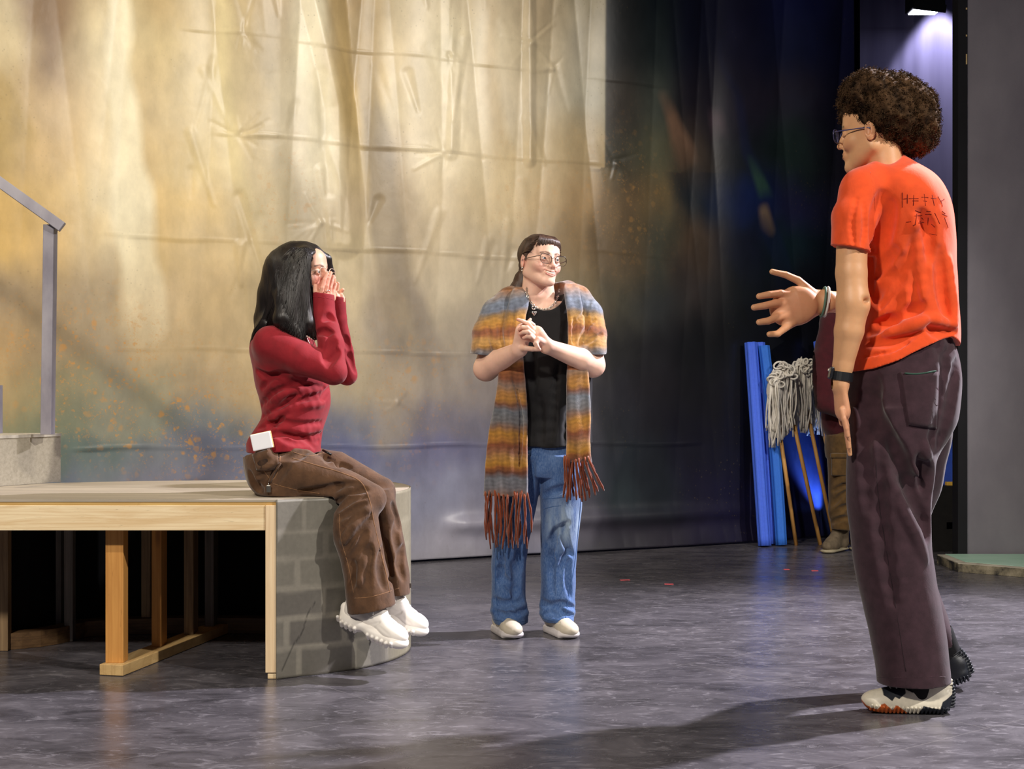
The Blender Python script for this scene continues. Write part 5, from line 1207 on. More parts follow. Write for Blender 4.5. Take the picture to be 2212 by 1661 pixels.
    F_ = Frame(c0, rotm(-6, 0, -12)); ph = empty('phone', c0, 'white phone with gold edge tucked in the hip pocket of the brown trousers', 'phone')
    o = MB().box((-.041, -.0035, -.033), (.041, .0035, .030)).build('case', None, None); bpy.data.objects.remove(o)
    pf_ = Field(c0-.07, c0+.07, .002); pf_.add(F_.box((0, 0, 0), (.036, .004, .029), .0035), .001)
    build_field('back_cover', pf_, plain('white_gloss', (246, 246, 250), .2, .5, .01), ph)
    pe = Field(c0-.07, c0+.07, .002); pe.add(F_.box((.001, .0045, .0), (.0375, .0035, .030), .003), .001)
    build_field('gold_edge', pe, plain('pale_gold_edge', (224, 186, 122), .3, .5, .05), ph)
    patch(j, 'hip_pocket', [(544, 976), (600, 961), (602, 1012), (556, 1016)], .009, .004, M_br, jt)
    # chunky trainers -----------------------------------------------------------
    M_wh = plain('white_trainer', (238, 232, 224), .5, .4, .02); M_wl = plain('white_laces', (244, 240, 236), .8)
    def trainer(S):
        sh = empty('shoe', S(0, 0, 0)); bpy_parent(sh, root)
        f = field_for(S, .012, .0024, (-.06, -.17, -.01), (.06, .17, .17))
        f.add(S.ell((0, .080, .066), (.034, .042, .050)), .01).add(S.ell((0, .005, .062), (.036, .080, .042)), .03)
        f.add(S.ell((.002, -.085, .048), (.043, .060, .034)), .03).add(S.cap((0, .075, .07), (0, .066, .105), .036, .034), .02)
        f.add(S.cap((0, .108, .09), (0, .116, .132), .018, .008, ((1, 0, 0), .8)), .02).add(S.cap((0, -.015, .095), (0, .035, .125), .024, .020, ((0, .5, .85), .5)), .02)
        f.sub(S.cap((0, .070, .100), (0, .060, .17), .026, .032), .006)
        for s in (-1, 1): f.sub(S.cap((s*.046, -.10, .050), (s*.040, .06, .085), .004), .008); f.sub(S.cap((s*.034, -.045, .070), (s*.040, -.01, .045), .003), .006)
        f.sub(S.cap((-.035, -.085, .078), (.035, -.085, .078), .003), .006)
        build_field('upper', f, M_wh, sh)
        g = field_for(S, .012, .0024, (-.06, -.18, -.02), (.06, .18, .09))
        g.add(S.cap((0, .075, .030), (0, .040, .028), .046, .040, ((0, 0, 1), .62)), .01).add(S.cap((0, .04, .034), (0, -.03, .030), .040, .044, ((0, 0, 1), .45)), .02)
        g.add(S.cap((.002, -.03, .026), (.003, -.105, .028), .046, .045, ((0, 0, 1), .55)), .02).add(S.cap((0, .105, .03), (0, .125, .060), .030, .018), .02)
        for i in range(13):
            y = .118-.0195*i
            if -.01 < y < .03: continue
            for s in (-1, 1): g.add(S.cap((s*.030, y, .006+(.012 if y > .10 else 0)+(.008 if y < -.1 else 0)), (s*.046, y-.004, .020+(.012 if y > .10 else 0)+(.006 if y < -.1 else 0)), .0072, .006), .003)
        g.sub(S.cap((-.07, .01, -.012), (.07, .01, -.012), .026), .01)
        build_field('sole', g, M_wh, sh)
        lc = [[S(-.022+.001*i, -.045+.018*i, .080+.006*i), S(-.008, -.050+.018*i, .094+.006*i), S(.008, -.052+.018*i, .094+.006*i), S(.022-.001*i, -.045+.018*i, .080+.006*i)] for i in range(5)]
        lc += [[S(-.020, -.036+.018*i, .084+.006*i), S(0, -.045+.018*i, .097+.006*i), S(.020, -.054+.018*i+.018, .084+.006*i)] for i in range(4)]
        for s in (-1, 1): lc.append([S(0, .03, .128), S(s*.020, .020, .138), S(s*.034, .006, .120), S(s*.024, .012, .108), S(0, .03, .126)]); lc.append([S(0, .03, .126), S(s*.026, .0, .118), S(s*.040, -.018, .088)])
        tube_part('laces', lc, .0026, M_wl, sh)
        sk = field_for(S, .012, .004, (-.06, -.02, .02), (.06, .17, .20)); sk.add(S.cap((0, .070, .07), (0, .062, .19), .029, .034), .005)
        build_field('sock', sk, cloth('maroon_sock', (62, 22, 34), 400), root)
    trainer(shoe_frame(P(797, 1376, Y0-.21), 58, 7, 10, 1.02)); trainer(shoe_frame(P(845, 1352, Y0-.05), 60, 8, 8, .98))
    return root
person_seated()
# ================================================================ STRIDING PERSON AT THE RIGHT
def person_striding():
    Y0 = 4.40; px = Y0/FPX
    def B(u, v, dy=0.0): return P(u, v, Y0+dy)
    root = empty('person', (B(1950, 0)[0], Y0, 0), 'person with bushy dark hair in an orange t-shirt, striding with one arm out', 'person')
    HM = rotm(-123, 3, 0); H = Frame(B(1887, 286, .0), HM, 1.0)
    SKN = (214, 162, 118)
    f = Field(B(1884, 284, 0)+np.array([-.14, -.13, -.24]), B(1884, 284, 0)+np.array([.15, .15, .15]), .0022)
    head_prims(f, H, .4, False, 1.1)
    f.add(cap(B(1900, 320, .01), B(1925, 385, .03), .056, .062), .02).add(cap(B(1925, 385, .03), B(1940, 430, .03), .062, .08), .03)
    hp = head_paint(H, SKN, (170, 96, 76), (214, 120, 84), .4, (30, 22, 18))
    a = Field(B(1780, 1000, 0)+np.array([0, -.22, 0]), B(1900, 500, 0)+np.array([0, .06, 0]), .0026)
    a.chain([B(1840, 535, -.105), B(1839, 590, -.11), B(1843, 655, -.12)], [.046, .046, .046], .01)
    a.chain([B(1843, 655, -.12), B(1834, 715, -.12), B(1821, 790, -.11), B(1815, 830, -.11)], [.047, .043, .030, .027], .02)
    a.sub(ell(B(1872, 650, -.15), (.012, .015, .006)), .02)
    a.add(cap(B(1814, 835, -.11), B(1820, 885, -.105), .030, .036, ((.95, .25, .1), .52)), .015)
    base = a.d.copy()
    def fg(fl, bs, pts, r0, r1):
        g = Field.__new__(Field); g.__dict__ = dict(fl.__dict__); g.d = bs.copy(); n = len(pts)
        for i in range(n-1): g.add(cap(pts[i], pts[i+1], r0+(r1-r0)*i/(n-1), r0+(r1-r0)*(i+1)/(n-1)), .006 if i == 0 else .002)
        np.minimum(fl.d, g.d, out=fl.d)
    fg(a, base, [B(1818, 885, -.135), B(1823, 905, -.140), B(1828, 925, -.138), B(1831, 941, -.134)], .0088, .0068)
    fg(a, base, [B(1821, 888, -.115), B(1826, 915, -.118), B(1831, 940, -.116), B(1834, 966, -.110)], .0094, .0070)
    fg(a, base, [B(1822, 890, -.095), B(1828, 918, -.094), B(1832, 948, -.090), B(1836, 981, -.086)], .0096, .0070)
    fg(a, base, [B(1821, 888, -.075), B(1827, 915, -.070), B(1830, 942, -.066), B(1833, 966, -.062)], .0094, .0070)
    fg(a, base, [B(1812, 845, -.085), B(1812, 870, -.062), B(1816, 895, -.050), B(1819, 915, -.048)], .0120, .0085)
    # far arm reaching out to the left, hand open
    k = Field(B(1612, 770, 0)+np.array([0, .02, 0]), B(1975, 560, 0)+np.array([0, .36, 0]), .0028)
    k.chain([B(1950, 560, .24), B(1930, 640, .27), B(1860, 655, .24), B(1790, 652, .17)], [.055, .050, .046, .031], .02)
    k.add(cap(B(1778, 650, .165), B(1722, 660, .15), .036, .058, ((.15, 1, 0), .40)), .02).add(cap(B(1722, 660, .15), B(1700, 668, .145), .058, .055, ((.15, 1, 0), .38)), .02)
    kb = k.d.copy()
    fg(k, kb, [B(1712, 638, .148), B(1686, 634, .135), B(1662, 636, .126), B(1640, 640, .124)], .0140, .0100)
    fg(k, kb, [B(1702, 654, .140), B(1676, 655, .130), B(1653, 660, .122), B(1629, 664, .118)], .0140, .0102)
    fg(k, kb, [B(1704, 678, .138), B(1680, 685, .130), B(1660, 693, .122), B(1640, 696, .118)], .0140, .0100)
    fg(k, kb, [B(1712, 698, .140), B(1694, 710, .134), B(1680, 721, .128), B(1662, 722, .124)], .0128, .0092)
    fg(k, kb, [B(1752, 630, .160), B(1724, 606, .165), B(1698, 594, .160), B(1668, 587, .150)], .0145, .0090)
    def paint(V):
        c = hp(V)
        c = mix(c, blob(V, B(1700, 660, .14), (.16, .2, .12), .8)*.5, lin((212, 142, 112)))
        c = mix(c, blob(V, B(1822, 900, -.1), (.05, .1, .14), .8)*.5, lin((226, 150, 128)))
        return c
    build_field('body', [f, a, k], M_skin, root, paint); eyes(H, root, (60, 44, 34))
    glasses(H, root, plain('clear_blue_frame', (70, 70, 110), .2, .6), .0250, .0200, .0014, -.112, -.002, 0.0, (-1, 1), .034)
    # curly hair ---------------------------------------------------------------
    g = Field(B(1795, 360, 0)+np.array([0, -.22, 0]), B(2050, 125, 0)+np.array([0, .24, 0]), .0036)
    g.add(ell(B(1922, 242, .02), (.138, .146, .112)), .01).add(ell(B(1868, 200, .0), (.076, .11, .062)), .04).add(ell(B(1970, 270, .02), (.078, .12, .092)), .04).add(ell(B(1935, 300, .03), (.08, .10, .055)), .03)
    g.sub(H.ell((0, -.125, -.055), (.085, .072, .088)), .012)
    g.sub(H.cap((.09, -.035, -.065), (.09, .045, -.150), .046, .050), .012); g.sub(H.ell((.085, -.005, -.012), (.03, .035, .030)), .01)
    g.disp(lambda x, y, z: .009*sn(x, y, z, 48, 3)+.006*sn(x, y, z, 110, 5)+.0030*sn(x, y, z, 220, 7))
    hr = build_field('hair', g, M_afro, root)
    me = hr.data; n = len(me.vertices); co = np.empty(n*3, np.float32); me.vertices.foreach_get('co', co); co = co.reshape(-1, 3)
    no = np.empty(n*3, np.float32); me.vertices.foreach_get('normal', no); no = no.reshape(-1, 3)
    rg = np.random.default_rng(9); N_ = 5200; pk = rg.choice(n, N_); segs = 7; Vs = []; Fs = []
    for i, q in enumerate(pk):          # small coiled curls
        p = co[q]; nn = no[q]; t1 = np.cross(nn, rg.normal(0, 1, 3)); t1 /= np.linalg.norm(t1)+1e-9; t2 = np.cross(nn, t1)
        R = rg.uniform(.0025, .0045); L = rg.uniform(.005, .016); tu = rg.uniform(1.2, 2.4); ph = rg.uniform(0, 6.28); b = len(Vs)
        for j in range(segs):
            s_ = j/(segs-1); a_ = ph+tu*2*math.pi*s_; cp = p-nn*.003+nn*L*s_+R*(t1*math.cos(a_)+t2*math.sin(a_)); wd = .0012*(1-.6*s_)
            Vs.append(cp+nn*wd); Vs.append(cp-nn*wd+t1*wd)
        Fs += [(b+2*j, b+2*j+2, b+2*j+3, b+2*j+1) for j in range(segs-1)]
    o = link('curls', mesh_from('curls', np.array(Vs), np.array(Fs)), M_afro, hr, False); o['kind'] = 'stuff'
    # orange t-shirt --------------------------------------------------------------
    t = Field(B(1770, 830, 0)+np.array([0, -.20, 0]), B(2095, 315, 0)+np.array([0, .26, 0]), .0036)
    rows = [(332, 1925, 26, .05), (352, 1928, 52, .09), (380, 1935, 84, .15), (415, 1940, 103, .175), (460, 1952, 106, .172), (520, 1962, 103, .160), (600, 1966, 103, .150), (660, 1969, 103, .145), (710, 1969, 106, .150), (745, 1962, 112, .155), (775, 1955, 118, .158), (812, 1950, 122, .160)]
    t.add(loft([(B(0, v)[2], B(u, v)[0], Y0+.02, w*px, ry) for v, u, w, ry in rows]), .01)
    t.chain([B(1868, 412, -.075), B(1846, 470, -.10), B(1838, 552, -.11)], [.066, .066, .060], .03)
    t.add(cap(B(1890, 384, -.05), B(1860, 410, -.08), .045, .058), .03)
    t.chain([B(1985, 410, .13), B(1990, 480, .17), B(1975, 560, .20)], [.06, .062, .060], .03)
    t.sub(cap(B(1838, 600, -.115), B(1838, 588, -.114), .054, .053), .003)
    t.cut(lambda X, Y, Z: np.where((X < B(1884, 0)[0]) & (Y < Y0-.02) & (Z > B(0, 640)[2]), (B(0, 538)[2]-.22*(X-B(1790, 0)[0]))-Z, -1.0))
    t.sub(cap(B(1918, 320, -.1), B(1918, 320, .10), .048, .048), .01)
    def hem(X, Y, Z):
        v = np.interp(X, [B(1832, 0)[0], B(1870, 0)[0], B(1916, 0)[0], B(1960, 0)[0], B(2000, 0)[0], B(2040, 0)[0], B(2075, 0)[0]], [B(0, q)[2] for q in (803, 796, 780, 758, 741, 730, 746)])
        return v-Z+0*Y
    t.cut(hem)
    for c in ([(1905, 420), (1892, 470), (1885, 540)], [(1925, 440), (1912, 500), (1900, 560)], [(2000, 490), (1975, 540), (1945, 620)], [(2000, 540), (1985, 600), (1970, 680)], [(2030, 540), (2036, 620), (2050, 690)], [(1950, 560), (1930, 610), (1900, 660)], [(1945, 640), (1920, 690), (1880, 720)], [(1895, 700), (1940, 690), (1990, 660)], [(1880, 740), (1930, 735), (1980, 715)], [(1870, 770), (1920, 760), (1960, 740)], [(1890, 600), (1905, 570), (1930, 540)], [(2010, 700), (2030, 715), (2062, 710)], [(1990, 460), (2005, 500), (2010, 560)], [(1850, 430), (1840, 480), (1845, 530)], [(1866, 440), (1868, 490), (1862, 530)], [(1888, 650), (1900, 620), (1925, 590)]): t.crease(c, .012 if c[0][0] > 1870 else .005, .024 if c[0][0] > 1870 else .01)
    for c in ([(1975, 470), (1985, 560), (1995, 640)], [(1950, 700), (2010, 690), (2062, 706)], [(2050, 560), (2058, 640), (2062, 700)], [(1918, 720), (1970, 706), (2000, 690)]): t.crease(c, .008, .024, .002, True)
    t.disp(lambda x, y, z: .0028*sn(x, y, z*.6, 18, 8)+.0010*sn(x, y, z, 70, 2))
    M_or = cloth('orange_cotton', (228, 80, 30), 800, .85, .05, .25, .15, .12)
    sh = build_field('t_shirt', t, M_or, root)
    def seam(fl, name, uv, r_, mat, par):
        pts = [fl.hit(*q) for q in catmull(uv, 8)]; pts = [p for p in pts if p is not None]
        if len(pts) > 2: return MB().tube(pts, r_, 5).build(name, mat, par, smooth=True)
    seam(t, 'collar', [(1876, 350), (1895, 337), (1915, 331), (1935, 330), (1950, 333)], .0035, M_or, sh)
    seam(t, 'sleeve_seam', [(1880, 372), (1888, 420), (1890, 480), (1880, 540)], .0012, M_or, sh)
    # faded printing on the back: strokes lying on the cloth
    M_ink = plain('dark_print', (112, 34, 30), .9, .1); sid = 0
    strokes = [[(1949, 416), (1949, 448)], [(1949, 430), (1960, 429)], [(1960, 420), (1960, 440)], [(1963, 429), (1984, 429)], [(1971, 434), (1984, 434)], [(1974, 421), (1973, 444)], [(1991, 426), (2005, 427)], [(1993, 434), (2002, 435)], [(1996, 419), (1999, 444)], [(2010, 428), (2022, 429)], [(2013, 421), (2018, 444)], [(2026, 424), (2032, 434), (2040, 430)], [(2032, 434), (2036, 446)],
               [(1977, 455), (1989, 459)], [(1975, 467), (1992, 465)], [(1980, 462), (1977, 486)], [(2001, 456), (2010, 457)], [(1998, 463), (2012, 463)], [(1984, 482), (1996, 480)], [(1990, 470), (1994, 474)], [(2019, 460), (2030, 484)], [(2035, 456), (2042, 462)], [(2034, 462), (2046, 467)], [(2012, 484), (2020, 491)], [(2040, 470), (2048, 492)], [(1957, 480), (1968, 479)], [(1972, 488), (1978, 484)], [(2005, 470), (2004, 486)], [(2008, 505), (2024, 508)]]
    pm = []
    for c in strokes:
        pts = [t.hit(*q) for q in catmull(c, 4)]; pts = [p+np.array([0, -.0004, 0]) for p in pts if p is not None]
        if len(pts) > 1: MB().tube(pts, .0013, 4).build('printed_stroke', M_ink, sh)
    # trousers ----------------------------------------------------------------------
    j = Field(B(1800, 1500, 0)+np.array([0, -.20, 0]), B(2110, 722, 0)+np.array([0, .34, 0]), .0042)
    rows = [(728, 1962, 96, .145), (750, 1960, 106, .150), (800, 1958, 121, .165), (850, 1955, 124, .175), (900, 1952, 121, .172), (935, 1947, 112, .160), (975, 1938, 96, .14), (1000, 1930, 84, .12)]
    j.add(loft([(B(0, v)[2], B(u, v)[0], Y0+.03, w*px, ry) for v, u, w, ry in rows]), .02)
    nl = [(880, 1930, 98, .125), (940, 1928, 98, .125), (1003, 1921, 94, .120), (1080, 1916, 90, .112), (1166, 1921, 85, .108), (1240, 1930, 84, .105), (1350, 1953, 81, .105), (1440, 1967, 78, .102), (1478, 1970, 77, .100)]
    rl = [(870, 1995, 50, .07), (930, 2008, 50, .09), (1000, 1990, 54, .096), (1060, 1975, 58, .095), (1128, 1955, 53, .090), (1200, 1962, 50, .088), (1270, 1980, 47, .086), (1340, 2008, 44, .084), (1392, 2032, 40, .080)]
    j.add(loft([(B(0, v)[2], B(u, v)[0], Y0-.02, w*px, ry) for v, u, w, ry in nl]), .02)
    r2 = Field.__new__(Field); r2.__dict__ = dict(j.__dict__); r2.d = np.full_like(j.d, .08)
    r2.add(loft([(B(0, v, .10+.22*min(1, (v-860)/300.))[2], B(u, v, .10+.22*min(1, (v-860)/300.))[0], Y0+.10+.22*min(1, (v-860)/300.), w*px, ry) for v, u, w, ry in rl]), .02)
    m_ = np.clip((B(0, 940)[2]-j.ax[2])/.10, 0, 1)[None, None, :]
    j.d = smin(j.d, r2.d, .035)
    j.cut(lambda X, Y, Z: np.where(Y < Y0+.13, (B(0, 1472)[2]+.02*(X-B(1894, 0)[0]))-Z, -1.0))
    j.cut(lambda X, Y, Z: np.where((Z < B(0, 1300)[2]) & (Y > Y0+.16), (B(0, 1398, .3)[2]+.35*(X-B(2030, 0, .3)[0]))-Z, -1.0)*1.0)
    j.cut(lambda X, Y, Z: -(hem(X, Y, Z)+0*Z)-B(0, 9)[2]*0-.012)
    j.sub(loft([(B(0, v)[2], B(1969, v)[0], Y0-.02, 66*px, .085) for v in (1458, 1475, 1490)]), .003)
    for c in ([(2003, 1003), (2002, 1060), (2003, 1150)], [(1895, 900), (1930, 1000), (1975, 1080)], [(1880, 860), (1910, 930), (1960, 1000)], [(1960, 1030), (1985, 1100), (2000, 1160)], [(1925, 950), (1960, 1040), (1990, 1120)], [(1900, 960), (1900, 1100), (1930, 1300)], [(2068, 780), (2058, 860), (2030, 960)], [(2045, 760), (2040, 850), (2012, 960)], [(1990, 990), (1998, 1020), (2002, 1060)], [(1890, 820), (1888, 880), (1894, 940)], [(1870, 830), (1866, 950), (1872, 1100)]): j.crease(c, .014, .026)
    for c in ([(1998, 960), (2003, 1010), (1998, 1060)], [(1945, 1090), (1975, 1150), (1998, 1210)]): j.crease(c, .010, .026, .003, True)
    j.disp(lambda x, y, z: .002*sn(x, y, z*.4, 12, 8)+.0012*sn(x, y, z, 60, 2))
    j.disp(lambda x, y, z: .0030*np.sin(95*x+60*y)*np.clip((z-B(0, 800)[2])*16, 0, 1))
    M_pl = cloth('plum_fleece', (58, 39, 46), 600, .95, .12, .15, .2, .10)
    tr = build_field('trousers', j, M_pl, root)
    seam(j, 'side_seam', [(1892, 990), (1898, 1080), (1915, 1190), (1938, 1330), (1957, 1450)], .0016, plain('plum_seam', (40, 26, 32), .9), tr)
    seam(j, 'hem_seam', [(1896, 1462), (1940, 1464), (1990, 1463), (2042, 1462)], .0014, M_pl, tr)
    # back pocket: flat patch raised on the cloth
    pk_ = patch(j, 'back_pocket', [(1944, 804), (2026, 803), (2022, 926), (1962, 918)], .0048, .004, M_pl, tr)
    ln = [j.hit(u, v)+np.array([0, -.0085, 0]) for u, v in catmull([(1952, 806), (1975, 808), (2000, 805), (2021, 801)], 5)]
    MB().tube(ln, [.001]+[.0028]*(len(ln)-2)+[.001], 5).build('green_lining', plain('green_lining', (44, 74, 62), .8), pk_, smooth=True)
    # socks, watch and wristband
    sk = Field(B(1880, 1540, 0)+np.array([0, -.14, 0]), B(2120, 1370, 0)+np.array([0, .42, 0]), .004)
    sk.add(cap(B(1985, 1500, -.02), B(1985, 1440, -.02), .042, .046), .01)
    build_field('sock', sk, plain('black_sock', (14, 13, 16), .9), root)
    wa = empty('wrist_watch', B(1818, 812, -.11)); bpy_parent(wa, root)
    def band(name, c, R, h, rx, mat, par, tilt):
        m = MB(); nn = 28; V = []; q = rotm(0, 0, tilt)
        for i in range(nn):
            an = 2*math.pi*i/nn
            for zz, rr in ((-h, rx), (h, rx), (h, rx+.003), (-h, rx+.003)): V.append(np.array(c)+q@np.array([rr*R[0]*math.cos(an), rr*R[1]*math.sin(an), zz]))
        F = [(i*4+a_, i*4+(a_+1) % 4, ((i+1) % nn)*4+(a_+1) % 4, ((i+1) % nn)*4+a_) for i in range(nn) for a_ in range(4)]
        m.add(V, F); return m.build(name, mat, par, smooth=False)
    band('strap', B(1818, 813, -.11), (1, 1), .013, .0310, plain('black_strap', (20, 22, 26), .5), wa, 8)
    wf = Field(B(1790, 812, -.11)-.04, B(1790, 812, -.11)+.04, .002); Wf = Frame(B(1795, 805, -.115), rotm(0, 0, 12)); wf.add(Wf.box((0, 0, 0), (.005, .016, .018), .004), .001)
    build_field('watch_case', wf, plain('watch_case', (34, 34, 38), .2, .7), wa)
    MB().tube([B(1791, 797, -.130), B(1790, 801, -.132)], .003, 8).build('crown', M_silver, wa)
    br = empty('wristband', B(1783, 650, .17)); bpy_parent(br, root)
    def ring(name, du, mat):
        c = B(1783+du, 652, .167); pts = [c+np.array([.006*math.sin(q*1.0), .0215*math.cos(q)*1.5, .046*math.sin(q)]) for q in np.linspace(0, 2*math.pi, 33)[:-1]]
        MB().tube(pts, .0042, 6, closed=True).build(name, mat, br, smooth=True)
    ring('green_band', -5, plain('green_band', (84, 112, 96), .6)); ring('pale_band', 2, plain('pale_band', (210, 202, 192), .5))
    # shoes ---------------------------------------------------------------------------
    def runner(S, dark):
        sh_ = empty('shoe', S(0, 0, 0)); bpy_parent(sh_, root)
        f = field_for(S, .010, .0017, (-.055, -.16, -.005), (.055, .15, .12))
        f.add(S.ell((0, .085, .058), (.036, .044, .050)), .01).add(S.ell((0, .005, .048), (.038, .085, .038)), .03)
        f.add(S.ell((.0, -.085, .036), (.043, .062, .031)), .03).add(S.cap((0, .08, .06), (0, .072, .088), .037, .035), .02)
        f.add(S.cap((0, .075, .028), (0, -.09, .024), .046, .044, ((0, 0, 1), .60)), .012)
        f.sub(S.cap((0, .074, .090), (0, .055, .15), .028, .034), .005)
        f.sub(S.cap((0, .040, .108), (0, -.01, .100), .018, .010), .01)
        for i in range(10):
            z = .012+.0098*i; yo = .129-.00035*(i-4)**2-(.012 if i == 0 else 0)
            f.add(S.cap((-.018, yo, z), (.018, yo, z), .0042, .0042), .0015)
            for s in (-1, 1): f.add(S.cap((s*.018, yo, z), (s*.0345, yo-.034, z-.004), .0042, .0018), .0015)
        for i in range(20):
            y = .10-.0118*i; z = .003+(.010*max(0, (-.08-y)/.06))
            for s in (-1, 1): f.add(S.cap((s*.030, y, z+.001), (s*.0465, y+.002, z+.018), .0040, .0030), .002)
        f.cut(lambda X, Y, Z: -((X-S.o[0])*S.M[0, 2]+(Y-S.o[1])*S.M[1, 2]+(Z-S.o[2])*S.M[2, 2])/S.k)
        cw, cb, co_ = lin((226, 218, 198) if not dark else (36, 38, 44)), lin((30, 34, 42)), lin((190, 92, 38))
        def paint(V):
            L = S.local(V); y, z = L[:, 1], L[:, 2]; c = np.tile(cw, (len(V), 1))
            def under(pts, m): zz = np.interp(y, [p[0] for p in pts], [p[1] for p in pts]); return np.clip((zz-z)/.0015+.5, 0, 1)*m
            o_ = under([(-.16, .05), (-.135, .022), (-.105, .014), (-.095, .030), (-.085, .034), (-.060, .012), (-.052, .028), (-.045, .027), (-.010, .0)], y < -.008); c = mix(c, o_[:, None], co_)
            k_ = under([(.018, .0), (.020, .030), (.055, .022), (.080, .018), (.088, .040), (.100, .046), (.12, .060), (.125, .14), (.2, .14)], y > .018)*np.where((y < .032) & (z < .028-(y-.018)*-1.2) & (z < .03-(.032-y)*2.2), 1, np.where(y < .032, .0, 1)); c = mix(c, k_[:, None], cb)
            t_ = np.clip((y+.088)/.003, 0, 1)*np.clip((-.018-y)/.003, 0, 1)*np.clip((z-np.interp(y, [-.09, -.075, -.062, -.052, -.040, -.02], [.058, .050, .040, .052, .046, .062]))/.0015+.5, 0, 1); c = mix(c, t_[:, None], cb)
            l2 = np.clip((y+.02)/.003, 0, 1)*np.clip((z-np.interp(y, [-.02, .0, .035, .045, .12], [.072, .064, .062, .078, .10]))/.002, 0, 1)*np.clip((.10-y)/.003, 0, 1); c = mix(c, l2[:, None], lin((16, 16, 20)))
            return c
        build_field('upper', f, attr_mat('trainer_panels', .45, .4, .1, 300), sh_, paint)
        lc = [[S(-.020, -.060+.016*i, .068+.006*i), S(0, -.063+.016*i, .080+.006*i), S(.020, -.060+.016*i, .068+.006*i)] for i in range(4)]
        tube_part('laces', lc, .0024, plain('grey_laces', (170, 168, 166), .8), sh_)
    runner(shoe_frame((B(1962, 0)[0], Y0-.02, .002), -94, 0, 0, 1.0), 0)
    runner(shoe_frame(P(2028, 1492, Y0+.33), -100, 24, 0, 1.0), 1)
    an = Field(P(2045, 1440, Y0+.34)-.14, P(2045, 1440, Y0+.34)+.14, .004); an.add(cap(P(2060, 1440, Y0+.34), P(2030, 1370, Y0+.32), .040, .046), .01)
    build_field('sock', an, plain('black_sock', (14, 13, 16), .9), root)
person_striding()
